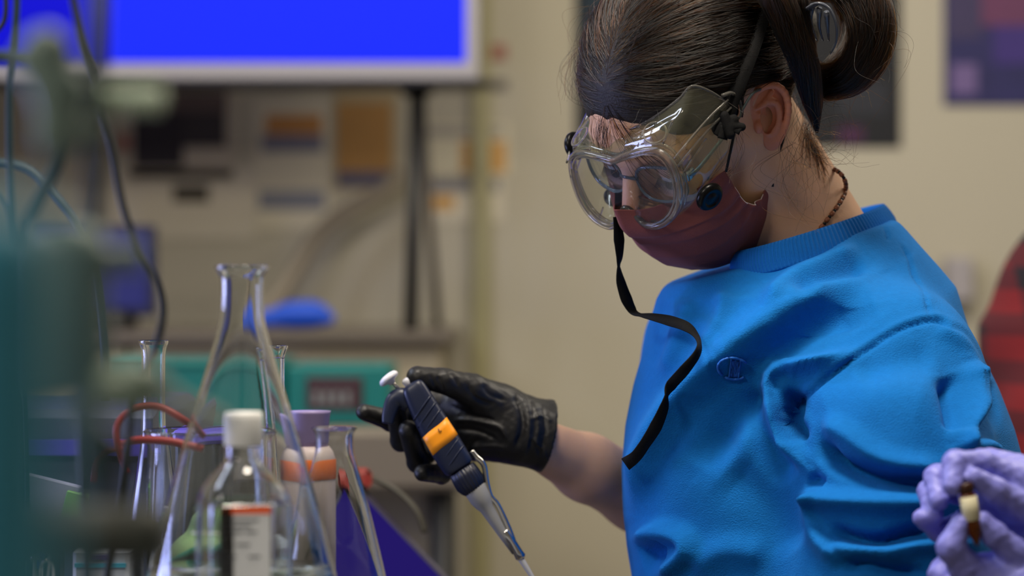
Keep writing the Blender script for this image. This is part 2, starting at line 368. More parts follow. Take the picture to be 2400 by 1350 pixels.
paper(236, 396, 600, 560, (194, 186, 168), 'blank pale sheet low on the wall with one dark oval picture', bits=[(405, 434, 490, 474, (58, 52, 40))], group=G_)
paper(1000, 290, 1196, 412, (198, 190, 164), 'pale note sheet with an orange square at right', bits=[(1080, 330, 1186, 404, (186, 140, 74)), (1002, 296, 1180, 322, (150, 144, 134))], group=G_)
paper(1000, 418, 1180, 520, (196, 188, 168), 'pale note sheet with a grey band and small orange block', bits=[(1004, 420, 1170, 450, (126, 124, 126)), (1008, 458, 1066, 492, (186, 142, 76))], group=G_)
paper(1136, 104, 1188, 140, (150, 100, 88), 'small faded red card beside the big screen', 'card', name='card')
paper(1010, 186, 1190, 212, (104, 100, 92), 'narrow grey strip of tape under the screen corner', 'tape', name='tape_strip')
pdk = paper(1348, -260, 2112, 346, (15, 16, 22), 'big black poster behind the bent head', bits=[(1362, -240, 1470, 96, (10, 34, 50)), (1960, 190, 2080, 270, (34, 36, 44)), (1965, 296, 2024, 336, (62, 26, 60)), (1560, -240, 2090, -60, (22, 34, 60)), (2040, 20, 2098, 150, (20, 26, 34))], var=.3)
ppu = paper(2212, -260, 2760, 248, (38, 36, 84), 'dark purple poster at the upper right', bits=[(2230, 150, 2290, 220, (104, 86, 132)), (2300, -100, 2420, 60, (96, 52, 84)), (2330, 60, 2480, 150, (56, 40, 110)), (2220, -200, 2300, 90, (58, 50, 84))], var=.35)
oc = thing('wall_outlet', at(1016, 1225, WY), 'small grey wall socket low behind the hand', 'socket')
prect('socket_plate', 992, 1150, 1040, 1232, 4.04, .02, mat('socket_grey', (112, 106, 92), 0.5), oc); prect('socket_hole', 1008, 1170, 1024, 1184, 4.036, .006, dk, oc); prect('socket_hole', 1008, 1200, 1024, 1214, 4.036, .006, dk, oc)
oc2 = thing('hand_sanitizer_dispenser', at(2250, 720, WY), 'pale wall dispenser between the blue shoulder and the red plaid shirt', 'dispenser')
prect('dispenser_body', 2222, 604, 2282, 706, WY - .06, .06, mat('pale_dispenser', (156, 150, 152), 0.5), oc2); prect('dispenser_nozzle', 2240, 706, 2266, 730, WY - .05, .04, mat('grey_nozzle', (120, 116, 110), 0.5), oc2)

# ------------------------------------------------------------------ the person in red plaid
pm_ = bpy.data.materials.new('red_plaid_flannel'); pm_.use_nodes = True; n_ = pm_.node_tree; B = n_.nodes['Principled BSDF']; B.inputs['Roughness'].default_value = .9
tc = n_.nodes.new('ShaderNodeTexCoord')
def wavev(ax_, sc):
    w_ = n_.nodes.new('ShaderNodeTexWave'); w_.bands_direction = ax_; w_.inputs['Scale'].default_value = sc; w_.inputs['Distortion'].default_value = .5
    r = n_.nodes.new('ShaderNodeValToRGB'); r.color_ramp.elements[0].position = .42; r.color_ramp.elements[1].position = .52
    n_.links.new(tc.outputs['Object'], w_.inputs['Vector']); n_.links.new(w_.outputs['Color'], r.inputs[0]); return r
wa, wb = wavev('Z', 5.5), wavev('X', 5.0); ad = n_.nodes.new('ShaderNodeMath'); ad.operation = 'ADD'; n_.links.new(wa.outputs[0], ad.inputs[0]); n_.links.new(wb.outputs[0], ad.inputs[1])
hf = n_.nodes.new('ShaderNodeMath'); hf.operation = 'MULTIPLY'; hf.inputs[1].default_value = .5; n_.links.new(ad.outputs[0], hf.inputs[0])
cr = n_.nodes.new('ShaderNodeValToRGB'); cr.color_ramp.elements[0].color = lin((18, 8, 16)); cr.color_ramp.elements[1].color = lin((112, 8, 13)); e_ = cr.color_ramp.elements.new(.5); e_.color = lin((78, 6, 14))
n_.links.new(hf.outputs[0], cr.inputs[0]); n_.links.new(cr.outputs[0], B.inputs['Base Color'])
pp3 = thing('person', (1.12, 3.0, .0), 'person in a red and black plaid shirt at the right edge', 'person')
YP = 3.0
def plaidf(P):
    d = capf(P, at(2647, 760, YP), at(2647, 1500, YP), .17, .19); d = smin(d, capf(P, at(2577, 760, YP - .05), at(2507, 1010, YP - .12), .085, .075), .05)
    d = smin(d, capf(P, at(2507, 1010, YP - .12), at(2557, 1350, YP - .25), .075, .06), .03); return smin(d, capf(P, at(2647, 640, YP), at(2647, 760, YP), .07, .17), .06)
mk('plaid_shirt', *sdf_mesh(plaidf, at(2250, 1700, YP) - (0, .5, 0), at(2950, 480, YP) + (0, .3, 0), .010), pm_, pp3)
sk3 = mat('skin_far', (200, 156, 130), .55)
def b3(P):
    h = at(2687, 380, YP - .03); d = ellf(P, h, (.078, .098, .115)); d = smin(d, capf(P, h + [0, .02, -.06], at(2647, 700, YP), .052, .06), .03); d = smin(d, capf(P, h + [-.02, -.09, -.01], h + [-.02, -.11, -.035], .009, .012), .02)
    return smin(d, capf(P, at(2647, 720, YP), at(2647, 1450, YP), .12, .14), .05)
mk('body', *sdf_mesh(b3, at(2300, 1650, YP) - (0, .3, 0), at(2950, 60, YP) + (0, .3, 0), .008), sk3, pp3)
def h3(P):
    h = at(2687, 370, YP - .02); d = ellf(P, h + [0, .012, .012], (.086, .104, .120)); return smax(d, -ellf(P, h + [0, -.12, -.06], (.10, .11, .11)), .01)
mk('hair', *sdf_mesh(h3, at(2300, 800, YP) - (0, .3, 0), at(2950, 0, YP) + (0, .3, 0), .007), mat('brown_hair_far', (50, 34, 24), .6), pp3)

hc3 = at(2687, 380, YP - .03)
for s3 in (-1, 1):
    e3 = mk('eye', *ball(hc3 + [-.02 + .03 * s3, -.084, .008], .011), mat('eye_white_far', (220, 215, 205), .3), pp3); mk('iris', *ball(hc3 + [-.02 + .03 * s3, -.091, .008], .0055, 10, 8), mat('iris_far', (50, 36, 26), .3), e3)
    mk('eyebrow', *tube([hc3 + [-.02 + .016 * s3, -.094, .026], hc3 + [-.02 + .03 * s3, -.096, .030], hc3 + [-.02 + .046 * s3, -.088, .026]], .003, 6), mat('brow_far', (50, 34, 24), .6), pp3)
mk('mouth', *tube([hc3 + [-.040, -.082, -.058], hc3 + [-.02, -.088, -.060], hc3 + [0, -.084, -.058]], .0045, 8), mat('lips_far', (170, 96, 86), .5), pp3)
# ================================================================== front bench and the glassware on it
BZ = 0.90
fb = thing('lab_bench', (-.75, 1.3, 0), 'front lab bench below the frame carrying the glassware and clamp stand', 'bench')
mk('bench_top', *box((-.80, 1.20, BZ - .02), (1.8, 1.8, .04), bev=.004), mat('bench_grey_resin', (128, 130, 132), 0.35), fb, smooth=False)
for k in range(3): mk('bench_cabinet', *box((-1.40 + .60 * k, 1.20, (BZ - .04) / 2), (.59, 1.7, BZ - .04), bev=.004), cfm, fb, smooth=False)
glass = mat('clear_glass', (250, 252, 252), 0.0, trans=1.0, ior=1.42, spec=.5)
thing_glass = glass
def glass_body(prof, o, seg=72, wall=.0018):      # prof outer (r,h) from the base centre up; hollow with a real wall
    inner = [(max(r - wall, 0), h + (wall if i == 0 else 0)) for i, (r, h) in enumerate(prof)]
    if prof[0][0] == 0: inner[0] = (0, wall * 1.5)
    if len(prof) > 1 and prof[0][0] == 0: inner[1] = (max(prof[1][0] - wall, 0), wall * 1.5)
    full = prof + inner[::-1]; return lathe(full, o, (0, 0, 1), seg, closed=False)
def smoothprof(p, n=60): return [tuple(q) for q in spline(np.array(p), n)]
def flask(px, pyb, Y, prof, label, grp=None, name='conical_flask', wall=.0018, liquid=None, cat='flask'):
    o = at(px, 675, Y); o[2] = BZ; t = thing(name, o, label, cat, grp); V_, F_ = glass_body(prof, o, wall=wall); mk('glass_wall', V_, F_, glass, t)
    if liquid: 
        hs = [q for q in prof if q[1] <= liquid]; hs = [(max(r - wall - .0002, 0), max(h, wall * 1.6)) for r, h in hs]; mk('liquid', *lathe(hs + [(0, hs[-1][1])], o, (0, 0, 1), 64, closed=False), mat('water', (236, 244, 240), 0.0, trans=1.0, ior=1.33), t)
    return t, o
# big conical flask: rim 120 px, tall neck, sloping sides
s_ = 1 / ppm(1.78)
big = [(0, 0), (.060, 0), (.0685, .002), (.0735, .008), (.0742, .016), (.0715, .030), (.0663, .0506), (.0559, .0914), (.0443, .132), (.0317, .173), (.0252, .195), (.0200, .213), (.0170, .226), (.0160, .240), (.0158, .252), (.0164, .2580), (.0185, .2620), (.0200, .2645), (.0197, .2665), (.0180, .2668)]
bt, bo_ = flask(567, 0, 1.78, smoothprof(big, 90), 'tallest clear glass conical flask behind the white capped bottle', 'flasks on the bench', liquid=.046)
mk('graduation_label', *tube([bo_ + [-.030, -.052, .075], bo_ + [-.012, -.060, .0755]], .0006, 6), mat('white_enamel', (210, 210, 205), .6), bt)
sm_ = [(0, 0), (.034, 0), (.0400, .003), (.0425, .012), (.0400, .026), (.0320, .060), (.0240, .092), (.0175, .114), (.0150, .124), (.0148, .134), (.0165, .1395), (.0178, .1410), (.0165, .1420)]
flask(783, 0, 1.88, smoothprof(sm_, 60), 'small conical flask at the right end of the glassware beside the purple screen', 'flasks on the bench')
vol = [(0, 0), (.022, 0), (.029, .008), (.033, .026), (.030, .046), (.018, .066), (.0085, .080), (.0064, .095), (.0060, .18), (.0066, .192), (.0092, .2000), (.0088, .2015)]
flask(650, 0, 2.05, smoothprof(vol, 60), 'slim necked volumetric flask half hidden behind the tallest conical flask', 'flasks on the bench', name='volumetric_flask')
fl2 = [(0, 0), (.022, 0), (.028, .01), (.026, .03), (.014, .10), (.0105, .13), (.0100, .19), (.0125, .2040), (.0120, .2060)]
flask(360, 0, 2.04, smoothprof(fl2, 50), 'narrow glass cylinder flask just right of the hanging black cable', 'flasks on the bench')
bk = thing('beaker', [at(498, 0, 1.92)[0], 1.92, BZ], 'wide glass beaker with green and white contents behind the tall flask', 'beaker')
bko = np.array([at(498, 0, 1.92)[0], 1.92, BZ]); mk('glass_wall', *glass_body([(0, 0), (.046, 0), (.0505, .004), (.0515, .010), (.0515, .125), (.053, .133), (.055, .136), (.054, .1375)], bko), glass, bk)
def gob(P): return smin(smin(ellf(P, bko + [-.012, 0, .034], (.030, .032, .024)), ellf(P, bko + [.018, -.006, .028], (.024, .026, .020)), .01), ellf(P, bko + [0.004, .004, .060], (.026, .022, .020)), .008)
mk('green_contents', *sdf_mesh(gob, bko + [-.06, -.05, .004], bko + [.06, .05, .10], .003), mat('pale_green_contents', (126, 160, 112), .6, var=.4, vscale=60), bk)
mk('teal_strip', *tube([bko + [-.040, -.020, .030], bko + [-.01, -.034, .044], bko + [.030, -.022, .052]], .005, 10), mat('teal_strip', (20, 130, 100), .5), bk)
# square media bottle with white cap and label
bY = 1.66; o = np.array([at(571, 0, bY)[0], bY, BZ]); mb = thing('media_bottle', o, 'clear square bottle with a ribbed white cap and an orange striped white label', 'bottle')
def sq_lathe(prof, o, sq, seg=80, ang=.35):
    V_ = []
    for (r, h), q_ in zip(prof, sq):
        for k in range(seg):
            th = 2 * math.pi * k / seg; c, s = math.cos(th), math.sin(th); e = 2 / (2 + 4.5 * q_); x = math.copysign(abs(c) ** e, c) * r; y = math.copysign(abs(s) ** e, s) * r; ca, sa = math.cos(ang), math.sin(ang); V_.append(o + np.array([x * ca - y * sa, x * sa + y * ca, h]))
    F_ = [(i * seg + k, i * seg + (k + 1) % seg, (i + 1) * seg + (k + 1) % seg, (i + 1) * seg + k) for i in range(len(prof) - 1) for k in range(seg)]
    return np.array(V_), F_
pf = smoothprof([(0, 0), (.026, 0), (.0285, .003), (.0290, .010), (.0290, .094), (.0285, .104), (.0255, .114), (.0190, .123), (.0135, .130), (.0118, .136), (.0116, .150)], 50); hh = np.array([h for _, h in pf]); sq = np.interp(hh, [0, .004, .100, .125, .135], [0.6, 1, 1, .2, 0])
inn = [(max(r - .0012, 0), max(h, .002)) for r, h in pf]
mk('bottle_wall', *sq_lathe(pf + inn[::-1], o, np.concatenate([sq, sq[::-1]])), glass, mb)
capw = mat('white_cap', (226, 226, 222), .4)
mk('bottle_cap', *lathe([(.0128, .1415), (.0134, .1425), (.0134, .1600), (.0131, .1635), (.0120, .1650), (0, .1655)], o, (0, 0, 1), 120, ribs=40, ribd=-.03), capw, mb)
lw, lz0, lz1 = .0170, .018, .1030; Lc = np.array([at(575, 0, bY - .031)[0], bY - .0315, BZ]); la = np.array([[math.cos(.05), math.sin(.05), 0], [-math.sin(.05), math.cos(.05), 0], [0, 0, 1]])
def lbox(name, x0, x1, z0, z1, dy, m_): return mk(name, *box(Lc + np.array([(x0 + x1) / 2, -dy, (z0 + z1) / 2]) @ la, (x1 - x0, .0003, z1 - z0), la), m_, mb, smooth=False)
lbox('bottle_label', -lw, lw, lz0, lz1, 0, mat('white_label', (206, 208, 208), .6)); lbox('label_band', -lw, lw, lz1 - .0052, lz1, .0004, mat('orange_band', (226, 92, 40), .6))
gt = mat('grey_print', (110, 112, 116), .7); rsL = random.Random(4)
for i, (z, segs) in enumerate([(lz1 - .0095, [(-.014, .009)]), (lz1 - .0135, [(-.014, .004)]), (lz1 - .0175, [(-.014, -.002), (.0, .008)]), (lz1 - .026, [(-.014, -.010), (-.006, .003)]), (lz1 - .034, [(-.014, -.006), (.002, .010)]), (lz1 - .042, [(-.014, -.009)]), (lz1 - .050, [(-.014, .012)]), (lz1 - .054, [(-.014, .010)])]):
    for a, b_ in segs: lbox('print_line', a, b_, z - .0007, z + .0007, .0005, gt)
tx = thing('added_box', [at(474, 0, 2.05)[0], 2.05, BZ], 'added dark box behind the beaker, its violet top painting in a purple reflection', 'box')
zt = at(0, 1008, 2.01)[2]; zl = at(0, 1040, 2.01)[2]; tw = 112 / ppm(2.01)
mk('added_box_body', *box([at(474, 0, 2.05)[0], 2.05, (BZ + zl) / 2], (tw, .075, zl - BZ), bev=.003), mat('dark_box_plastic', (30, 34, 36), .5), tx, smooth=False)
mk('reflection_band', *box([at(474, 0, 2.05)[0], 2.05, (zt + zl) / 2], (tw + .004, .079, zt - zl), bev=.003), mat('painted_violet_reflection', (84, 72, 190), .35), tx, smooth=False)  # violet colour paints in the beaker's purple reflection; box added to carry it
# white bottle with an orange band and lilac cap; lilac tub
o = np.array([at(727, 0, 1.93)[0], 1.93, BZ]); wb_ = thing('reagent_bottle', o, 'white reagent bottle with an orange band and lilac lid behind the tall flask', 'bottle')
mk('bottle_body', *lathe([(0, 0), (.019, 0), (.0205, .003), (.0205, .114), (.018, .120), (.014, .124), (0, .124)], o, seg=40), mat('white_plastic_bottle', (172, 158, 156), .5), wb_)
mk('orange_band', *lathe([(.0206, .098), (.0210, .099), (.0210, .113), (.0206, .114)], o, seg=40, closed=False), mat('orange_band2', (216, 108, 36), .5), wb_)
mk('lilac_lid', *lathe([(.0125, .124), (.0135, .128), (.0160, .150), (.0165, .152), (0, .152)], o, seg=40), mat('lilac_plastic', (146, 132, 178), .4), wb_)
# purple lit tablet leaning, with its red clip and black strap
TBY = 2.55; tb = thing('tablet', at(930, 1350, TBY), 'dark purple glowing tablet leaning behind the small flask', 'tablet')
ta, tb_ = at(838, 1128, TBY), at(1070, 1372, TBY - .05); ex = nrm(tb_ - ta); en = nrm(np.array([.05, -1, .10])); ez_ = nrm(np.cross(ex, en)); ez_ = ez_ if ez_[2] < 0 else -ez_; en = np.cross(ez_, ex); en = en if en[1] < 0 else -en
A3 = np.array([ex, en, ez_]); L3_ = .30; H3_ = .20
tc_ = ta + ex * L3_ * .5 + ez_ * H3_ * .5
mk('tablet_case', *box(tc_, (L3_, .012, H3_), A3, .003), mat('tablet_case_dark', (36, 30, 52), .5), tb, smooth=False)
mk('tablet_screen', *box(tc_ + en * .0065, (L3_ - .014, .002, H3_ - .012), A3), mat('purple_screen', (10, 6, 30), .8, spec=.05, emit=(36, 22, 116), estr=.62), tb, smooth=False)
mk('shoulder_strap', *tube(spline([ta + ex * -.01, at(868, 1120, TBY), at(930, 1150, TBY - .01), at(975, 1195, TBY - .02), at(996, 1248, TBY - .02)], 24), .006, 10, flat=.4), mat('grey_strap', (62, 60, 52), .7), tb)
mk('red_clip', *box(at(838, 1122, TBY - .012), (.030, .02, .022), bev=.005), mat('red_plastic', (128, 38, 32), .5), tb)
mk('tablet_stand', *box([tc_[0], TBY + .10, .42], (.05, .05, .84), bev=.005), dk, tb)
mk('tablet_foot', *box([tc_[0], TBY + .10, .012], (.34, .34, .024), bev=.006), dk, tb)
# ------------------------------------------------------------------ clamp stand, hose and teal bottle close to the lens
gg = mat('grey_green_enamel', (104, 122, 114), .45, var=.15, vscale=30); gd = mat('dark_green_grey', (56, 70, 70), .5); gl2 = mat('pale_green_metal', (205, 220, 196), .3)
sY = 1.02; st = thing('clamp_stand', [at(216, 0, sY)[0], sY, BZ], 'blurred grey green clamp stand with bosses and knobs close to the lens at left', 'clamp stand')
mk('stand_base', *box([at(216, 0, sY)[0], sY, BZ + .008], (.14, .20, .016), bev=.004), gd, st)
mk('stand_rod', *tube([[at(214, 0, sY)[0], sY, BZ + .01], at(222, 300, sY), at(236, -300, sY)], .0034, 14), gd, st)
def boss(P):
    d = capf(P, at(110, 120, sY - .02), at(140, 300, sY - .02), .0105, .0085); d = smin(d, capf(P, at(70, 150, sY - .02), at(160, 210, sY - .02), .006, .008), .006); return smin(d, capf(P, at(125, 330, sY - .02), at(210, 300, sY), .007, .006), .006)
mk('boss_head', *sdf_mesh(boss, at(0, 420, sY) - [0, .06, 0], at(270, 40, sY) + [0, .04, 0], .0016), gg, st)
ck = [at(158 + 2 * k, 232, sY + .01) + np.array([0, .0052 * math.sin(k * .56), .0052 * math.cos(k * .56)]) for k in range(112)]
mk('coil_spring', *tube(ck, .0011, 8), gl2, st)
mk('spring_bracket', *tube([at(150, 232, sY + .01), at(386, 232, sY + .01)], .0030, 12), gl2, st)
mk('clamp_plate', *tube([at(90, 612, sY - .03), at(330, 606, sY - .03)], [.0052, .0060], 16), gg, st)
mk('clamp_body', *lathe([(0, 0), (.012, 0), (.0150, .006), (.0150, .060), (.012, .070), (0, .071)], at(165, 930, sY - .03), seg=32), gg, st)
mk('clamp_knob', *lathe([(0, 0), (.008, 0), (.0105, .003), (.0105, .020), (.008, .026), (0, .026)], at(232, 905, sY - .03), nrm([1, -.2, .0]), 32), mat('knob_green_grey', (112, 128, 112), .4), st)
mk('clamp_arm', *tube(spline([at(330, 905, sY - .03), at(370, 915, sY), at(440, 950, sY + .05), at(520, 985, sY + .12)], 16), [.0050] * 8 + [.0042] * 8, 12), mat('arm_pale', (126, 140, 126), .4), st)
mk('lower_clamp', *lathe([(0, 0), (.010, 0), (.0125, .004), (.0125, .055), (.010, .060), (0, .060)], at(58, 1250, sY - .02), nrm([1, -.1, 0]), 32), mat('dark_olive_rubber', (52, 56, 48), .6), st)
mk('cross_bar', *tube([at(170, 960, sY), at(300, 1060, sY), at(430, 1068, sY + .02)], .0030, 10), gd, st); mk('cross_bar', *tube([at(160, 830, sY), at(262, 1090, sY), at(280, 1210, sY)], .0036, 10), gd, st)
o = np.array([at(-20, 0, .52)[0], .52, BZ]); tb2 = thing('teal_bottle', o, 'very blurred tall teal bottle right at the left edge close to the lens', 'bottle')
mk('bottle_body', *lathe([(.0150, .10), (.0155, .105), (.0155, .250), (.0135, .262), (.010, .268), (0, .269)], o, seg=40), mat('teal_blue_plastic', (70, 165, 196), .5), tb2)
mk('grey_sleeve', *lathe([(0, 0), (.0150, 0), (.0156, .002), (.0156, .100), (.0150, .102)], o, seg=40), mat('grey_sleeve', (150, 156, 150), .6), tb2)
# ------------------------------------------------------------------ cables
blkc = mat('black_cable', (16, 22, 26), .5); tlc = mat('teal_black_cable', (24, 50, 60), .5); redc = mat('red_wire', (140, 34, 34), .45)
def cable(name, pts, r, m_, label, cat='cable', grp=None):
    P_ = spline(np.array([at(*p) for p in pts]), 60); mk(name, *tube(P_, r, 10), m_, label=label, cat=cat, group=grp)
cable('cable', [(150, -120, 1.6), (172, 0, 1.6), (195, 110, 1.6), (228, 220, 1.6), (262, 340, 1.6), (285, 470, 1.6), (322, 580, 1.6), (362, 650, 1.6), (382, 720, 1.6), (370, 800, 1.6), (338, 870, 1.62), (310, 940, 1.62), (300, 1060, 1.62), (285, 1200, 1.62), (256, 1340, 1.62), (250, 1520, 1.64)], .0026, blkc, 'long black cable hanging in a curve left of the tallest flask', grp='cables at the left')
cable('cable', [(236, -100, 1.35), (238, 0, 1.35), (228, 240, 1.35), (218, 420, 1.35), (205, 560, 1.34), (196, 760, 1.34), (200, 1100, 1.36), (215, 1500, 1.38), (220, 1640, 1.38)], .0034, blkc, 'thick straight black cable crossing the screen near its left side', grp='cables at the left')
cable('cable', [(40, -100, 1.72), (38, 40, 1.72), (24, 180, 1.72), (22, 330, 1.72), (28, 480, 1.72), (40, 620, 1.72), (48, 760, 1.72), (44, 900, 1.72), (60, 1010, 1.72), (58, 1200, 1.72), (60, 1480, 1.72)], .0026, tlc, 'bluish cable running straight down near the left edge', grp='cables at the left')
cable('cable', [(10, -60, 1.78), (14, 20, 1.78), (4, 60, 1.78), (-30, 90, 1.78)], .0018, blkc, 'thin black cable end in the upper left corner', grp='cables at the left')
cable('cable', [(-40, 130, 1.5), (60, 140, 1.5), (130, 190, 1.5), (155, 280, 1.5), (135, 380, 1.5), (90, 470, 1.5), (55, 560, 1.5), (40, 700, 1.5), (34, 1000, 1.5), (30, 1400, 1.5), (28, 1560, 1.5)], .0044, tlc, 'thick dark teal cable arching over the clamp at left', grp='cables at the left')
cable('cable', [(-30, 420, 1.7), (15, 480, 1.7), (30, 560, 1.7), (48, 660, 1.7), (60, 800, 1.7), (70, 1100, 1.7), (74, 1490, 1.7)], .0016, tlc, 'thin dark cable curving low at the left edge', grp='cables at the left')
cable('cable', [(-20, 380, 2.4), (60, 395, 2.4), (120, 450, 2.4), (180, 530, 2.4), (220, 640, 2.4), (240, 800, 2.4), (244, 905, 2.4), (246, 935, 2.4)], .0050, tlc, 'faint grey blue cable slanting down behind the clamp', grp='cables at the left')
cable('wire', [(300, 1110, 1.82), (282, 1060, 1.82), (275, 1000, 1.82), (310, 962, 1.82), (370, 955, 1.82), (430, 985, 1.82), (470, 1020, 1.84)], .0026, redc, 'red wire arching between cable and tall flask', 'wire', 'red wires')
cable('wire', [(222, 1130, 1.82), (228, 1090, 1.82), (250, 1062, 1.82), (290, 1050, 1.82)], .0024, redc, 'short red wire lower left of the arch', 'wire', 'red wires')
cable('wire', [(280, 1040, 1.84), (330, 1030, 1.84), (400, 1034, 1.84), (470, 1050, 1.84)], .0030, redc, 'straight red wire passing behind the flask side', 'wire', 'red wires')
# instrument box and odds and ends low at the left
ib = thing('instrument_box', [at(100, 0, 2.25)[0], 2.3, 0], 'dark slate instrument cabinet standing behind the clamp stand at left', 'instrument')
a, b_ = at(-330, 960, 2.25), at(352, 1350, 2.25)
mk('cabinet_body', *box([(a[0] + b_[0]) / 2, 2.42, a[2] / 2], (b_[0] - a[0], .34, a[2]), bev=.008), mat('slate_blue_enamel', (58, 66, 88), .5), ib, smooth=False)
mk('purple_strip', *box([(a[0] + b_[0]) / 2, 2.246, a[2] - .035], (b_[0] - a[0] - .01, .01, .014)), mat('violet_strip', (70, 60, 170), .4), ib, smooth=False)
pb_ = thing('labelled_box', [at(232, 0, 1.9)[0], 1.9, BZ], 'small white carton with cyan edge low at the left behind the cable', 'box')
a, b_ = at(170, 1290, 1.88), at(302, 1350, 1.88); mk('carton', *box([(a[0] + b_[0]) / 2, 1.92, (BZ + a[2]) / 2], (b_[0] - a[0], .08, a[2] - BZ), bev=.003), mat('white_carton', (176, 186, 200), .6), pb_, smooth=False)
mk('cyan_edge', *box([(a[0] + b_[0]) / 2, 1.879, a[2] - .012], (b_[0] - a[0] - .004, .002, .003)), mat('cyan_print', (60, 160, 190), .6), pb_, smooth=False)
mk('violet_print', *box([(a[0] + b_[0]) / 2, 1.879, a[2] - .006], (b_[0] - a[0] - .03, .002, .003)), mat('violet_print', (96, 84, 160), .6), pb_, smooth=False)
wp_ = at(88, 1180, 2.0)
nb_ = thing('notepad', at(88, 1212, 2.0), 'pale folded notepad with a green corner leaning low at left', 'notepad'); wpm = mat('pale_paper', (128, 134, 162), .7)
A4 = np.array([nrm([1, 0, -.25]), [0, 1, 0], nrm([.25, 0, 1])]); mk('paper_pad', *box(wp_, (.064, .012, .045), A4, .001), wpm, nb_, smooth=False); mk('green_corner', *box(wp_ + [.032, -.004, -.002], (.018, .012, .024), A4, .001), mat('leaf_green', (96, 150, 84), .6), nb_, smooth=False)
mk('pad_support', *box([wp_[0], 2.03, (BZ - .0 + wp_[2] - .02) / 2], (.03, .02, wp_[2] - .02 - BZ)), dk, nb_, smooth=False)
for k, (x, y) in enumerate([(62, 1300), (78, 1310), (94, 1296), (104, 1318)]):
    P_ = spline(np.array([at(x, y + 60, 1.75), at(x - 6, y + 20, 1.75), at(x + 8, y - 2, 1.74), at(x + 24, y + 14, 1.75), at(x + 22, y + 70, 1.76), [at(x + 22, 0, 1.76)[0], 1.76, BZ]]), 24)
    mk('wire_clip', *tube(P_, .0013, 8), steel if 'steel' in globals() else mat('clip_steel', (190, 190, 190), .15, metal=1.0), label=['bent silver wire clip, leftmost of the four low at left', 'bent silver wire clip, second from the left edge', 'bent silver wire clip, third from the left edge', 'bent silver wire clip nearest the white carton'][k], cat='clip', group='wire clips on the bench')
cable('wire', [(96, 1400, 1.76), (92, 1340, 1.76), (104, 1300, 1.76), (98, 1282, 1.76)], .0022, mat('blue_wire', (30, 50, 190), .4), 'blue wire among the silver clips', 'wire')
# ================================================================== the person in the blue sweatshirt
psi, pit, rol = math.radians(35), math.radians(42), math.radians(15)
hd = np.array([-math.cos(psi), -math.sin(psi), 0]); zz = np.array([0, 0, 1.0])
HF = hd * math.cos(pit) - zz * math.sin(pit)
u0 = hd * math.sin(pit) + zz * math.cos(pit); l0 = np.array([math.sin(psi), -math.cos(psi), 0])
HL = l0 * math.cos(rol) - u0 * math.sin(rol); HU = u0 * math.cos(rol) + l0 * math.sin(rol)
HA = np.array([HF, HU, HL])                       # rows: forward, up, left
EARC = at(1790, 272, 2.07); HC = EARC - 0.075 * HL
def hw(p): return HC + np.asarray(p, float) @ HA   # head-local (F,U,L) to world
def hl(P): return (P - HC) @ HA.T
def skull(q):                                     # q head-local
    d = ellf(q, (-0.0085, 0.040, 0), (0.1045, 0.086, 0.076))
    d = smin(d, ellf(q, (0.040, 0.012, 0), (0.056, 0.070, 0.062)), 0.02)
    return d
def headf(q):
    qa = q.copy(); qa[:, 2] = np.abs(qa[:, 2])
    d = skull(q)
    d = smin(d, capf(qa, (0.012, -0.050, 0.052), (0.078, -0.098, 0.010), 0.016, 0.019), 0.02)     # jaw
    d = smin(d, capf(qa, (0.010, -0.020, 0.055), (0.014, -0.052, 0.052), 0.018, 0.015), 0.02)
    d = smin(d, ellf(qa, (0.055, -0.055, 0), (0.048, 0.050, 0.040)), 0.02)
    d = smin(d, ellf(qa, (0.066, -0.022, 0.034), (0.027, 0.026, 0.025)), 0.015)                  # cheek
    d = smin(d, capf(qa, (0.089, 0.022, 0.010), (0.074, 0.020, 0.048), 0.011, 0.010), 0.010)     # brow
    d = smax(d, -ellf(qa, (0.097, 0.001, 0.032), (0.014, 0.013, 0.018)), 0.010)                  # socket
    d = smin(d, ellf(qa, (0.078, 0.001, 0.032), (0.0135, 0.0135, 0.0145)), 0.003)                # lid
    d = smin(d, capf(q, (0.094, 0.010, 0), (0.116, -0.030, 0), 0.007, 0.0095), 0.009)            # nose
    d = smin(d, ellf(qa, (0.105, -0.034, 0.010), (0.009, 0.007, 0.007)), 0.005)
    d = smin(d, capf(qa, (0.096, -0.062, 0), (0.088, -0.064, 0.018), 0.0065, 0.004), 0.006)      # lips
    d = smin(d, capf(qa, (0.094, -0.074, 0), (0.086, -0.072, 0.016), 0.0070, 0.004), 0.005)
    d = smin(d, capf(qa, (-0.010, -0.020, 0.050), (-0.020, -0.060, 0.034), 0.020, 0.020), 0.02)  # behind the jaw
    return d
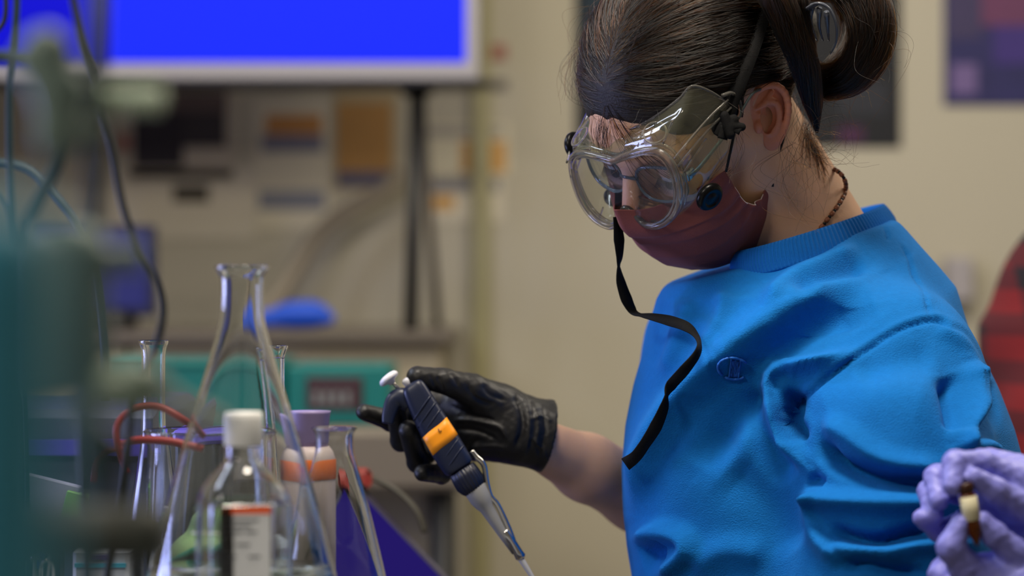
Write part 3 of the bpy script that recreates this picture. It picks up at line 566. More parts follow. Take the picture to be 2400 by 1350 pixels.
# ear: local frame (F,U) in the plane of the ear, L outward, drawn on the near side and mirrored
TILT = 0.30
def earf(q):
    m = 0.001; x0, y0, z0 = 0.001, -0.003, 0.0765
    x = (q[:, 0] - x0); y = (q[:, 1] - y0); z = np.abs(q[:, 2]) - z0
    # the ear's own axes: turned in its plane, swung outwards at the back
    c, s = math.cos(0.38), math.sin(0.38); X = c * x + s * y; Y = -s * x + c * y
    sw = 0.42; Zt = z * math.cos(sw) + X * math.sin(sw); Xt = X * math.cos(sw) - z * math.sin(sw)
    E_ = np.stack([Xt, Y, Zt], 1) / m
    hel = spline([(9, 3, -5), (13, 12, -3), (12, 22, 0), (3, 30, 2), (-9, 30, 3), (-18, 22, 3), (-21, 9, 3), (-19, -4, 2), (-15, -14, 1), (-10, -21, 0)], 22)
    r = np.interp(np.arange(22), [0, 5, 12, 18, 21], [2.2, 3.4, 3.1, 2.8, 3.2])
    d = chain(E_, hel, r, 1.2)
    plate = ellf(E_, (-4, 5, -2.6), (17, 25, 2.6)); d = smin(d, plate, 2.0)
    anti = spline([(5, 12, -1), (-4, 16, 0.5), (-11, 12, 1), (-12.5, 2, 1), (-9, -7, 0.5), (-4, -12, 0)], 12)
    d = smin(d, chain(E_, anti, np.full(12, 3.1), 1), 1.6)
    d = smin(d, capf(E_, (-2, 17, 0), (-8, 23, 0), 2.6, 2.2), 2)
    d = smin(d, ellf(E_, (-5, -20, -0.5), (8.5, 9.5, 3.2)), 3)       # lobe
    d = smin(d, ellf(E_, (-9, -10, -0.5), (7, 9, 3.0)), 3)
    d = smin(d, ellf(E_, (7.5, -5, 0), (3.6, 6, 3.2)), 2)            # tragus
    d = smin(d, ellf(E_, (-2, -12.5, 0.3), (4, 3.2, 3)), 2)
    d = smin(d, ellf(E_, (4, -2, -9), (9, 22, 8)), 3)                # root
    d = smax(d, -ellf(E_, (-3.0, 0.5, -1.0), (7.2, 11.5, 5.2)), 1.6) # concha
    d = smax(d, -ellf(E_, (0.5, 9, 1.0), (9, 2.4, 3.4)), 1.2)
    d = smax(d, -ellf(E_, (-1.0, -8.5, 0), (3.0, 4.5, 4)), 1.4)
    d = smax(d, -capf(E_, (3, 22.0, 3.5), (-9, 24.5, 4.5), 2.6, 2.2), 1.2)
    d = smax(d, -capf(E_, (-9, 24.5, 4.5), (-15.8, 12, 4.5), 2.2, 1.6), 1.2)
    d = smax(d, -capf(E_, (-15.8, 12, 4.5), (-15.0, -3, 4.0), 1.6, 1.0), 1.2)
    return d * m
# ---- torso
TY = 2.19
ky = np.array([470, 500, 540, 580, 620, 660, 700, 760, 820, 900, 1000, 1100, 1200, 1300, 1400, 1560.])
kl = np.array([1960, 1905, 1800, 1700, 1605, 1562, 1540, 1522, 1508, 1487, 1467, 1459, 1462, 1473, 1487, 1510.])
kr = np.array([2035, 2062, 2098, 2130, 2160, 2188, 2215, 2248, 2280, 2325, 2362, 2390, 2400, 2405, 2405, 2400.])
kb = np.array([.020, .035, .055, .080, .104, .128, .153, .168, .178, .183, .185, .183, .18, .18, .18, .18])
kz = CZ - (ky - 675) * KPX * TY
def torsof(P, shrink=0.0):
    z = P[:, 2]; i = kz[::-1]
    L = (np.interp(z, i, kl[::-1]) - 1200) * KPX * TY; R = (np.interp(z, i, kr[::-1]) - 1200) * KPX * TY; B = np.interp(z, i, kb[::-1])
    a = (R - L) / 2 - shrink; b = B - shrink; a = np.maximum(a, 0.004); b = np.maximum(b, 0.004)
    x = np.abs(P[:, 0] - (L + R) / 2) / a; y = np.abs(P[:, 1] - TY) / b
    k = (x ** 2.25 + y ** 2.25) ** (1 / 2.25)
    d = (k - 1) * np.minimum(a, b) * 0.8
    d = smax(d, (z - kz[0]) + shrink, 0.01); return smax(d, kz[-1] - z + shrink, 0.01)
ARM = [at(2104, 880, 2.062), at(2098, 1080, 2.02), at(2085, 1480, 2.00)]
def sleevef(P): return chain(P, ARM, [0.071, 0.079, 0.086], 0.02)
def shirtf(P):
    d = smin(torsof(P), sleevef(P), 0.030)
    d = smin(d, capf(P, CC - CN * 0.075, CC - CN * 0.004, 0.110, 0.074), 0.02)
    pl = (P - CC) @ CN + 0.002; rr = np.linalg.norm(P - CC, axis=1)
    d = smax(d, np.where(rr < 0.16, pl, pl - (rr - 0.16)), 0.006)
    return smin(d, capf(P, at(1640, 800, 2.30), at(1600, 1060, 2.33), 0.050, 0.050), 0.03)   # far sleeve
NB = at(1920, 640, 2.185)
CC = at(1906, 562, 2.185); CA = at(2082, 508, 2.215) - CC; CB = at(1888, 580, 2.090) - CC
CN = nrm(np.cross(CA, CB)); CN = CN * np.sign(CN[2])
def neckf(P):
    a = hw((-0.025, -0.030, 0)); d = capf(P, a, NB, 0.056, 0.062)
    return d
WR = at(1255, 1036, 2.232); EL = at(1500, 1158, 2.33); MIDF = at(1375, 1096, 2.28)
def bodyf(P):
    q = hl(P); d = smin(headf(q), neckf(P), 0.022)
    d = smin(d, torsof(P, 0.052), 0.02)
    d = smin(d, capf(P, at(1760, 980, 2.25), EL, 0.035, 0.033), 0.02)
    arm = smin(capf(P, EL, MIDF, 0.0345, 0.0305), capf(P, MIDF, WR, 0.0305, 0.0225), 0.012)
    return smin(d, arm, 0.02)
skin = mat('skin', (224, 178, 146), 0.52, var=0.10, vscale=45, bump=0.18, bscale=900, sss=0.12, spec=0.35)
person = thing('person', at(1930, 1500, TY), 'person in a bright blue sweatshirt bending over the bench, hair pinned up, holding a pipette', 'person')
V1, Q1 = sdf_mesh(bodyf, at(1180, 1500, 2.2) - (0, .25, 0), at(2430, -60, 2.2) + (0, .2, 0.02), 0.0024)
pe = pix(V1)
def eworld(P): return earf(hl(P))
elo = np.minimum(hw((-.045, -.045, .06)), hw((.03, .05, .1))) - 0.03; ehi = np.maximum(hw((-.045, -.045, .06)), hw((.03, .05, .1))) + 0.03
V2, Q2 = sdf_mesh(eworld, elo, ehi, 0.0006)
V3 = hw(hl(V2) * np.array([1, 1, -1]))
E_Q = Q2 + len(V1)
body = mk('body', np.vstack([V1, V2, V3]), np.vstack([Q1, Q2 + len(V1), Q2[:, ::-1] + len(V1) + len(V2)]), skin, person)
# ear colouring: rosier skin as its own vertex mask
at_ = body.data.attributes.new('rosy', 'FLOAT', 'POINT')
qv = hl(np.vstack([V1, V2, V3])); ro = np.zeros(len(qv)); ro[len(V1):] = 0.75
ro = np.maximum(ro, 0.5 * np.exp(-((qv[:, 0] - 0.116) ** 2 + (qv[:, 1] + .03) ** 2 + qv[:, 2] ** 2) / 0.0003))
ro[:len(V1)] = np.maximum(ro[:len(V1)], 0.35 * np.exp(-(np.linalg.norm(V1 - EARC, axis=1) / 0.02) ** 2))
at_.data.foreach_set('value', ro.astype(np.float32))
nt = skin.node_tree; b_ = nt.nodes['Principled BSDF']; src = b_.inputs['Base Color'].links[0].from_socket
mxr = nt.nodes.new('ShaderNodeMix'); mxr.data_type = 'RGBA'; aa = nt.nodes.new('ShaderNodeAttribute'); aa.attribute_name = 'rosy'
mxr.inputs[7].default_value = lin((214, 128, 98)); nt.links.new(src, mxr.inputs[6]); nt.links.new(aa.outputs['Fac'], mxr.inputs[0]); nt.links.new(mxr.outputs[2], b_.inputs['Base Color'])
# eyes, lashes, brows
m_eye = mat('eye_white', (225, 220, 212), 0.2); m_iris = mat('iris', (58, 40, 26), 0.15); m_dark = mat('dark_hair_fine', (30, 22, 17), 0.5)
for s in (1, -1):
    e = mk('eye', *ball(hw((0.0795, -0.0035, 0.032 * s)), 0.0122), m_eye, person)
    mk('iris', *ball(hw((0.0875, -0.0105, 0.032 * s)), 0.0055, 12, 8), m_iris, e)
    b = MB()
    for k in range(26):
        t = (k / 25 - 0.5) * 2; a = np.array([0.0915 - 0.003 * t * t, -0.0045 - 0.001 * abs(t), (0.032 + 0.012 * t) * s])
        e_ = a + np.array([0.0085, -0.0065, 0.004 * t * s]); b.add(tube(hw(spline([a, (a + e_) / 2 + [0.001, -0.002, 0], e_], 5)), [0.0003, 0.0003, 0.0002, 0.00015, 0.0001], 4))
    mk('eyelashes', *b.get(), m_dark, person, kind='stuff')
    b = MB()
    for k in range(60):
        t = random.random(); z_ = 0.014 + 0.040 * t; a = np.array([0.0985 - 0.020 * t, 0.019 + 0.006 * math.sin(t * 2.6) + random.uniform(-.002, .002), z_ * s])
        e_ = a + np.array([-0.003, 0.0015, 0.006 * s]); b.add(tube(hw([a, (a + e_) / 2 + [.001, 0, 0], e_]), [0.0003, 0.0003, 0.0001], 4))
    mk('eyebrow', *b.get(), m_dark, person, kind='stuff')
# ------------------------------------------------------------------ sweatshirt
V, Q = sdf_mesh(shirtf, at(1420, 1480, 2.2) - (0, .32, 0), at(2460, 440, 2.2) + (0, .22, 0), 0.0028)
N = vnormals(V, Q)
mm = 0.001
SF = [  # (pixel line, width on one side, width on the other, height)
    ([(2040, 650), (1910, 705), (1805, 768), (1705, 845), (1605, 945), (1530, 1070), (1480, 1200)], 24, 50, 17 * mm),
    ([(2050, 705), (1950, 745), (1860, 800), (1780, 890), (1700, 1000), (1640, 1100)], 40, 60, -15 * mm),
    ([(2010, 580), (1930, 625), (1850, 665), (1790, 730)], 20, 26, 8 * mm),
    ([(2030, 625), (1950, 655), (1860, 700)], 20, 20, -8 * mm),
    ([(1620, 700), (1600, 780), (1560, 880)], 20, 30, 6 * mm),
    ([(1700, 680), (1690, 750), (1640, 850)], 18, 24, 5 * mm),
    ([(1545, 700), (1545, 780), (1530, 860)], 24, 24, -4 * mm),
    # lip of cloth bunched at the armhole
    ([(2010, 830), (1930, 858), (1850, 852), (1803, 872), (1792, 915), (1815, 980), (1850, 1040), (1890, 1100)], 20, 24, 17 * mm),
    ([(1858, 905), (1850, 950), (1845, 990), (1870, 1040)], 26, 16, -26 * mm),
    ([(1760, 900), (1770, 980), (1800, 1060), (1850, 1130)], 50, 30, -10 * mm),
    # sleeve: big puff, then folds pushed up towards the elbow
    ([(1900, 960), (1990, 930), (2100, 925), (2200, 940)], 60, 60, 5 * mm),
    ([(2010, 880), (2090, 850), (2190, 830)], 35, 45, -4 * mm),
    ([(1930, 1030), (1945, 1075), (2000, 1105), (2080, 1125), (2190, 1132), (2330, 1138)], 22, 17, -20 * mm),
    ([(1925, 1005), (1980, 1020), (2050, 1070), (2130, 1095), (2230, 1098)], 30, 22, 9 * mm),
    ([(1900, 1158), (1930, 1166), (1990, 1172), (2090, 1175), (2200, 1172), (2330, 1160)], 20, 34, 13 * mm),
    ([(1895, 1120), (1930, 1140)], 18, 18, -8 * mm),
    ([(1945, 1240), (1990, 1258), (2060, 1266), (2130, 1250), (2220, 1235)], 16, 15, -15 * mm),
    ([(1950, 1275), (2000, 1290), (2080, 1293), (2170, 1275), (2300, 1270)], 18, 26, 10 * mm),
    ([(1975, 1325), (2030, 1315), (2090, 1330), (2180, 1345)], 14, 16, -10 * mm),
    ([(1930, 1150), (1905, 1200), (1925, 1260), (1975, 1320)], 12, 30, 8 * mm),
    ([(2268, 850), (2285, 900), (2287, 960), (2262, 1010), (2240, 1050)], 16, 26, 14 * mm),
    ([(2215, 880), (2228, 930), (2240, 985), (2235, 1010)], 30, 24, -12 * mm),
    ([(2320, 890), (2325, 960), (2310, 1010)], 16, 20, -15 * mm),
    ([(2240, 1030), (2260, 1050), (2300, 1048), (2330, 1072)], 18, 24, 12 * mm),
    ([(2200, 760), (2260, 810), (2300, 880)], 20, 20, 4 * mm),
    # belly
    ([(1480, 1270), (1540, 1245), (1600, 1255), (1618, 1285), (1590, 1320), (1540, 1360)], 22, 26, 12 * mm),
    ([(1500, 1310), (1560, 1290)], 30, 30, -12 * mm),
    ([(1700, 1100), (1800, 1180), (1880, 1280)], 60, 60, -6 * mm),
    ([(1620, 1330), (1700, 1290), (1800, 1300)], 36, 36, 5 * mm),
    ([(2120, 600), (2150, 650), (2185, 720)], 30, 30, 2 * mm),
]
V = strokes(V, N, [(a, b, c, d * 1.25) for a, b, c, d in SF]); N = vnormals(V, Q)
seams = [
    ([(2320, 1000), (2318, 910), (2308, 846), (2268, 785), (2225, 760), (2183, 750), (2110, 772), (2040, 815), (1950, 878), (1890, 930), (1852, 985), (1848, 1012), (1880, 1075), (1925, 1105)], 5, 5, -4.0 * mm),
    ([(2320, 1000), (2318, 910), (2306, 840), (2264, 775), (2225, 748), (2183, 737), (2106, 759), (2034, 802), (1944, 866), (1882, 920), (1842, 975)], 8, 8, 1.6 * mm),
    ([(2072, 530), (2080, 548), (2081, 562)], 4, 4, -2.5 * mm),
    ([(2110, 573), (2130, 600), (2142, 645), (2165, 680), (2176, 720), (2180, 745)], 4, 4, -3 * mm),
]
V = strokes(V, N, seams, 40); N = vnormals(V, Q)
# fine soft creases
pp = pix(V); q = V * 1000
und = 0.7 * np.sin(q[:, 2] / 11 + 2.0 * np.sin(q[:, 0] / 37)) * np.sin(q[:, 0] / 23 + q[:, 1] / 31) + 0.5 * np.sin(q[:, 0] / 9 - q[:, 2] / 17 + np.sin(q[:, 1] / 19))
V = V + N * (und * 0.5 * mm)[:, None]
cloth = mat('blue_sweatshirt_cloth', (13, 104, 180), 0.85, var=0.12, vscale=160, bump=0.45, bscale=620, sheen=0.10, spec=0.15, stretch=(1, 1, 1.4))
shirt = mk('sweatshirt', V, Q, cloth, person)
# ribbed collar
def ring(th): return CC + CA * np.cos(th)[:, None] + CB * np.sin(th)[:, None]
nr = 900; th = np.linspace(0, 2 * math.pi, nr, endpoint=False); rows = []
for j, (lift, out_) in enumerate([(-0.014, 1.05), (-0.012, 1.085), (-0.0105, 1.09), (-0.009, 1.078), (-0.002, 1.065), (0.004, 1.035), (0.0095, 1.0), (0.012, 0.975), (0.010, 0.955), (0.002, 0.95), (-0.014, 0.95)]):
    R_ = CC + (ring(th) - CC) * out_ + CN * lift
    rib = 0.0013 * (0.5 + 0.5 * np.cos(th * 128)) * (1 if 3 <= j <= 7 else 0)
    rows.append(R_ + nrm_rows(R_ - CC) * rib[:, None])
Vc = np.vstack(rows); Fc = []
for j in range(len(rows)):
    k = (j + 1) % len(rows)
    for i in range(nr): l = (i + 1) % nr; Fc.append((j * nr + i, j * nr + l, k * nr + l, k * nr + i))
rib_m = mat('blue_ribbed_knit', (12, 92, 170), 0.85, bump=0.3, bscale=700, sheen=0.10, spec=0.15)
mk('collar', Vc, np.array(Fc), rib_m, shirt, label='ribbed crew neck collar')
_pxV = pix(V)
def surf(px, py, off=0.0):                       # point of the finished cloth seen at a pixel
    d = np.abs(_pxV - np.array([px, py])).sum(1); k = np.nonzero(d < 9)[0]
    if not len(k): k = np.argsort(d)[:6]
    y = V[k, 1].min() - off; return at(px, py, y)
# embroidered mark on the chest: an open oval with two bars
thr = mat('embroidery_thread', (22, 96, 190), 0.5, spec=0.4, sheen=0.2)
b = MB(); c0 = np.array([1719.0, 864.0]); R_ = np.array([[math.cos(.12), -math.sin(.12)], [math.sin(.12), math.cos(.12)]])
def lp(x, y, off=0.0012): q_ = c0 + R_ @ np.array([x, y]); return surf(q_[0], q_[1], off)
o1 = [lp(37 * math.cos(t) if math.cos(t) < 0 else 36 * math.cos(t), -25 * math.sin(t)) for t in np.linspace(0.72, 2 * math.pi - 0.72, 40)]
b.add(tube(o1, 0.0011, 6)); b.add(tube([lp(-8, y) for y in np.linspace(-22, 22, 12)], 0.0007, 6)); b.add(tube([lp(14, y) for y in np.linspace(-20, 20, 12)], 0.0007, 6))
for k in range(7): b.add(tube([lp(-5 + 2.7 * k, y, 0.0004) for y in np.linspace(-19, 19, 8)], 0.0006, 4))
mk('embroidered_logo', *b.get(), thr, shirt, label='tone on tone embroidered open oval logo with a striped bar')

# ------------------------------------------------------------------ hair
def hairline(F): return np.interp(F, [-0.12, -0.09, -0.06, -0.035, -0.018, -0.004, 0.010, 0.018, 0.030, 0.050, 0.076, 0.092, 0.12], [-0.050, -0.055, -0.062, -0.055, 0.000, 0.026, 0.026, 0.004, 0.016, 0.022, 0.029, 0.053, 0.060])
def hairl(q): return hairline(q[:, 0]) + np.where(q[:, 0] > .02, 0.0012 * np.sin(q[:, 2] * 210 + 1.2 * np.sin(q[:, 2] * 90)) + 0.0005 * np.sin(q[:, 2] * 520), 0)
def capoff(q): return 0.0003 + 0.0045 * np.clip((q[:, 1] - hairl(q)) / 0.045, 0, 1)
def capfun(P):
    q = hl(P); d = skull(q) - capoff(q); d = smin(d, capf(q, (-0.075, -0.015, 0), (-0.128, -0.020, 0), 0.045, 0.030), 0.03)
    return smax(d, (hairl(q) + 0.007 - q[:, 1]) * 0.8, 0.004)
hm = bpy.data.materials.new('hair_strands'); hm.use_nodes = True; hn = hm.node_tree; hn.nodes.clear()
ho = hn.nodes.new('ShaderNodeOutputMaterial'); hp = hn.nodes.new('ShaderNodeBsdfHairPrincipled'); hp.parametrization = 'MELANIN'
hp.inputs['Melanin'].default_value = 0.92; hp.inputs['IOR'].default_value = 1.47; hp.inputs['Melanin Redness'].default_value = 0.35; hp.inputs['Roughness'].default_value = 0.25; hp.inputs['Radial Roughness'].default_value = 0.35
hp.inputs['Random Color'].default_value = 0.45; hp.inputs['Random Roughness'].default_value = 0.2
hn.links.new(hp.outputs[0], ho.inputs[0])
capm = mat('hair_under_layer', (24, 17, 12), 0.6, var=0.3, vscale=120, bump=0.4, bscale=500)
Vh, Qh = sdf_mesh(capfun, hw((-.02, .03, 0)) - 0.17, hw((-.02, .03, 0)) + 0.17, 0.0022)
hair = mk('hair', Vh, Qh, capm, person, label='dark brown hair combed back and pinned up at the back')
CE = np.array([-0.012, 0.040, 0.0]); RE = np.array([0.100, 0.086, 0.076])
def sk_surface(dirs, h):                         # march out along directions to the skull surface + h
    lo_ = np.full(len(dirs), 0.03); hi_ = np.full(len(dirs), 0.22)
    for _ in range(18):
        m_ = (lo_ + hi_) / 2; d = skull(CE + dirs * m_[:, None]); ins = d < 0; lo_ = np.where(ins, m_, lo_); hi_ = np.where(ins, hi_, m_)
    return CE + dirs * (lo_ + h)[:, None]
def noise3(P, s, seed=0): return np.sin(P[..., 0] * s + seed) * np.sin(P[..., 1] * s * 1.3 + seed * 2) + np.sin(P[..., 2] * s * 0.9 + seed * 3 + P[..., 0] * s * .5)
curves = []                                      # (points (m,3) world, radius (m,))
def comb(n, m=18, lift=0.007, wild=0.0, r0=0.00016, front_bias=False, seed=1):
    rs = np.random.RandomState(seed); d = rs.normal(size=(n * 4, 3)); d = nrm_rows(d); P = sk_surface(d, 0.0)
    hl_ = hairl(P); ok = (P[:, 1] > hl_) & (P[:, 0] > -0.105)
    if front_bias: ok = (P[:, 1] > hl_ - 0.010 * rs.rand(len(P)) ** 2) & (P[:, 0] > -0.105) & (P[:, 1] < hl_ + 0.030)
    d = d[ok][:n]; n = len(d)
    bun = np.array([-0.128, -0.016, 0.0]) - CE; bd = nrm(bun)
    end = nrm_rows(np.tile(bd, (n, 1)) + rs.normal(size=(n, 3)) * 0.10 + np.array([0, 0, 0.22]) * np.sign(d[:, 2:3]) )
    om = np.arccos(np.clip((d * end).sum(1), -1, 1)); t = np.linspace(0, 1, m)
    clump = noise3(d, 26) * 0.5
    layer = rs.rand(n) ** 0.7
    out = []
    for k, tt in enumerate(t):
        s_ = (np.sin((1 - tt) * om) / np.sin(om))[:, None] * d + (np.sin(tt * om) / np.sin(om))[:, None] * end
        s_ = nrm_rows(s_ + 0.010 * wild * rs.normal(size=(n, 3)) * (0.3 + tt))
        # sag: the sweep dips a little around the temple
        s_[:, 1] -= 0.10 * np.sin(math.pi * tt) * np.clip(om / 2.2, 0, 1); s_ = nrm_rows(s_)
        S0 = sk_surface(s_, 0); h = 0.0004 + capoff(S0) + (lift * layer + 0.0006 + 0.0012 * clump) * min(1, tt * 5 + 0.08) + 0.004 * wild * rs.rand(n) * math.sin(math.pi * tt)
        out.append(S0 + s_ * (h if np.ndim(h) else np.full(n, h))[:, None])
    A_ = np.stack(out, 1); A_ += 0.0006 * np.stack([noise3(A_, 160, 1), noise3(A_, 150, 2), noise3(A_, 140, 3)], -1)
    ez = ((A_[..., 0] > -.024) & (A_[..., 0] < .017) & (A_[..., 1] < .024 + .2 * (A_[..., 0] < -.005) * (-.005 - A_[..., 0])) & (np.abs(A_[..., 2]) > .05)).any(1)
    for i in np.nonzero(~ez)[0]: curves.append((hw(A_[i]), np.linspace(r0 * 1.05, r0 * 0.8, m)))
comb(15000, lift=0.006, seed=3); comb(7500, lift=0.0035, front_bias=True, seed=5, r0=0.00014); comb(420, lift=0.010, wild=1.2, seed=9, r0=0.00010)
def lock(G, n, rad, twist=0.6, m=26, r0=0.00016, tipspread=0.0, seed=2, flat=1.0, jit=1.0):   # strands following a guide curve
    rs = np.random.RandomState(seed); G = spline(np.array(G), m); T = np.gradient(G, axis=0); a, b_ = frame(T[0], (0, 1, 0.1)); A_ = []; B_ = []
    for i in range(m): t = nrm(T[i]); a = nrm(a - t * (a @ t)); A_.append(a); B_.append(np.cross(t, a))
    A_ = np.array(A_); B_ = np.array(B_); rad = np.interp(np.linspace(0, 1, m), np.linspace(0, 1, len(rad)), rad)
    for _ in range(n):
        th0 = rs.rand() * 2 * math.pi; rr = math.sqrt(rs.rand()) ; ph = rs.rand() * 6.3; t = np.linspace(0, 1, m)
        th_ = th0 + twist * t + 0.15 * np.sin(t * 9 + ph) * jit; r_ = rad * (rr + tipspread * rs.rand() * np.clip(t * 4 - 3, 0, 1)) * (1 + 0.10 * np.sin(t * 7 + ph * 2) * jit)
        m_end = m if rs.rand() > 0.35 else rs.randint(int(m * .6), m)
        C_ = G + A_ * (r_ * np.cos(th_))[:, None] + B_ * (r_ * np.sin(th_) * flat)[:, None]
        curves.append((C_[:m_end], np.linspace(r0, r0 * 0.6, m_end)))
# twisted lock falling along the back of the head, and the loop of hair held by the clip
L1 = [at(1775, -70, 2.03), at(1822, 0, 2.02), at(1858, 80, 2.025), at(1888, 160, 2.045), at(1905, 240, 2.07), at(1915, 310, 2.09)]
L2 = [at(1850, -60, 2.05), at(1865, 10, 2.035), at(1880, 80, 2.045), at(1898, 150, 2.065), at(1912, 230, 2.085)]
L3 = [at(1880, -60, 2.06), at(1950, -65, 2.06), at(2015, -15, 2.055), at(2042, 60, 2.05), at(2030, 130, 2.055), at(1985, 180, 2.07), at(1925, 190, 2.09), at(1890, 160, 2.10)]
L4 = [at(1900, -50, 2.13), at(1980, -40, 2.14), at(2020, 40, 2.14), at(2010, 120, 2.13), at(1960, 180, 2.12), at(1900, 200, 2.12)]
lock(L1, 1500, [.013, .013, .012, .011, .008, .0012], 1.4, seed=11, jit=1.8); lock(L2, 1100, [.010, .010, .009, .007, .0015], 1.0, seed=12, jit=1.8)
lock(L3, 3000, [.015, .018, .020, .019, .018, .016, .013, .008], 0.8, seed=13, tipspread=0.5, jit=1.6); lock(L4, 1300, [.02, .02, .018, .014], 0.5, seed=14)
# cores below the loose strands
for G, r_ in ((L1, [.008, .008, .007, .006, .004, .0006]), (L2, [.006, .006, .005, .004, .002]), (L3, [.009, .011, .012, .012, .011, .009, .007, .003]), (L4, [.014, .014, .012, .008])):
    Gs = spline(np.array(G), 30); mk('hair_lock', *tube(Gs, np.interp(np.linspace(0, 1, 30), np.linspace(0, 1, len(r_)), r_), 14), capm, hair)
# hair growing up from the nape behind the ear
def hitv(px, py, f):
    o_ = np.array([0, 0, CZ]); d = nrm_rows(np.stack([(px - 1200) * KPX, np.ones(len(px)), -(py - 675) * KPX], 1)); p = o_ + d * (1.9 / d[:, 1:2])
    for _ in range(26): p = p + d * (f(p) * .8)[:, None]
    return p
def napef(P): q = hl(P); return smin(smin(skull(q), capf(q, (-0.010, -0.020, 0.050), (-0.020, -0.060, 0.034), 0.020, 0.020), .02), neckf(P), 0.022)
rn = np.random.RandomState(5); nn_ = 2200; u_ = rn.rand(nn_); sx0 = 1842 + 100 * u_ + rn.normal(size=nn_) * 5; sy0 = 292 + 112 * u_ - rn.rand(nn_) * 70 + 26 * rn.exponential(size=nn_) * .5
ex0 = 1900 + rn.normal(size=nn_) * 14; ey0 = 205 + rn.normal(size=nn_) * 16; cols = []
for t in np.linspace(0, 1, 9):
    X = sx0 + (ex0 - sx0) * t + 14 * np.sin(t * math.pi) * (0.5 - u_) * 2; Y_ = sy0 + (ey0 - sy0) * t; p = hitv(X, Y_, napef); ok_ = p[:, 1] < 2.35
    off = .0004 + .007 * t * rn.rand(nn_) + .0015 * t; p = p - nrm_rows(p - np.array([0, 0, CZ])) * off[:, None]; p[~ok_] = np.nan; cols.append(p)
cols = np.stack(cols, 1)
for i in range(nn_):
    c_ = cols[i][~np.isnan(cols[i][:, 0])]
    if len(c_) > 4 and np.linalg.norm(np.diff(c_, axis=0), axis=1).max() < .02: curves.append((c_, np.linspace(.00013, .00012, len(c_))))
# flyaways: nape wisps, forehead wisps
rs = np.random.RandomState(21)
def wisp(p0, p1, curl, n=1, Y0=2.08, r0=0.00011, spread=14):
    for _ in range(n):
        a = np.array([*(np.array(p0) + rs.normal(size=2) * spread), Y0 + rs.normal() * .015]); b_ = np.array([*(np.array(p1) + rs.normal(size=2) * spread * 1.7), Y0 + rs.normal() * .02])
        t = np.linspace(0, 1, 12)[:, None]; c = a + (b_ - a) * t; nx = np.array([-(b_ - a)[1], (b_ - a)[0], 0.0]); k = rs.normal() * curl
        c = c + nx * (np.sin(t * math.pi) * k + 0.12 * curl * np.sin(t * 9 + rs.rand() * 6)); curves.append((np.array([at(*q_) for q_ in c]), np.linspace(r0, r0 * .5, 12)))
wisp((1905, 330), (1985, 365), 0.5, 18, 2.08); wisp((1880, 360), (1905, 500), 0.3, 12, 2.06, spread=16); wisp((1900, 300), (1960, 330), 0.6, 30, 2.08)
wisp((1930, 220), (2020, 260), 0.4, 14, 2.09, spread=24); wisp((2050, 90), (2085, 150), 0.3, 24, 2.05, spread=16); wisp((2040, 20), (2078, 60), 0.4, 20, 2.05, spread=16)
wisp((1500, 300), (1620, 300), 0.35, 70, 2.045, spread=14); wisp((1440, 280), (1530, 310), 0.5, 60, 2.06, spread=9); wisp((1380, 250), (1345, 190), 0.25, 16, 2.12, spread=12); wisp((1400, 268), (1480, 300), 0.3, 50, 2.08, spread=10)
wisp((1350, 120), (1338, 230), 0.2, 26, 2.14, spread=8); wisp((1390, 20), (1352, 110), 0.2, 22, 2.14, spread=8); wisp((1725, 300), (1715, 400), 0.25, 12, 2.04, spread=7)
wisp((1850, 330), (1870, 470), 0.35, 12, 2.07, spread=12); wisp((1600, 120), (1700, 150), 0.25, 16, 2.03, spread=60)
hc = bpy.data.hair_curves.new('hair_strands'); hc.add_curves([len(c[0]) for c in curves])
P_ = np.vstack([c[0] for c in curves]) - ORG[hair.name]; r_ = np.concatenate([c[1] for c in curves])
hc.points.foreach_set('position', P_.astype(np.float32).ravel()); hc.points.foreach_set('radius', r_.astype(np.float32)); hc.materials.append(hm)
hs = bpy.data.objects.new('hair_strands', hc); COL.objects.link(hs); hs.parent = hair; hs['kind'] = 'stuff'
# claw clip half buried in the loop of hair
clipm = mat('smoky_clip_plastic', (120, 126, 140), 0.12, trans=0.6, var=0.1)
cl = thing('hair_claw_clip', at(1930, 60, 2.04), 'smoky translucent hair claw clip tucked inside the looped bun', 'hair clip')
mk('clip_jaw', *tube(spline([at(1893, 22, 2.03), at(1920, 8, 2.02), at(1945, 22, 2.02), at(1960, 60, 2.025), at(1958, 100, 2.04), at(1946, 125, 2.05)], 20), np.linspace(.0045, .0015, 20), 10, flat=.4), clipm, cl)
for k in range(3):
    mk('clip_tooth', *tube(spline([at(1905 + 16 * k, 12 + 8 * k, 2.025), at(1900 + 20 * k, 50 + 10 * k, 2.04), at(1915 + 14 * k, 95, 2.055)], 10), np.linspace(.0025, .0008, 10), 8), clipm, cl)

# ------------------------------------------------------------------ face mask
net = np.array([
 [(.129, -.010, 0), (.113, -.020, .017), (.092, -.022, .036), (.077, -.016, .056), (.0595, -.0107, .071)],
 [(.1285, -.035, 0), (.116, -.040, .021), (.096, -.042, .041), (.077, -.038, .060), (.0575, -.033, .071)],
 [(.1190, -.0577, 0), (.109, -.058, .022), (.096, -.058, .043), (.076, -.056, .061), (.0528, -.0525, .069)],
 [(.107, -.092, 0), (.099, -.092, .025), (.082, -.090, .048), (.061, -.080, .063), (.040, -.064, .0675)],
 [(.0816, -.124, 0), (.0726, -.122, .026), (.048, -.1175, .051), (.0280, -.096, .062), (.0184, -.0625, .070)]])
def bic(net, nu, nv):
    A_ = np.array([spline(net[i], nv) for i in range(net.shape[0])]); return np.stack([spline(A_[:, j], nu) for j in range(nv)], 1)
NU, NV = 90, 60
G = bic(net, NU, NV); G2 = G[:, ::-1][:, :-1].copy(); G2[..., 2] *= -1; G = np.concatenate([G2, G], 1); W2 = G.shape[1]
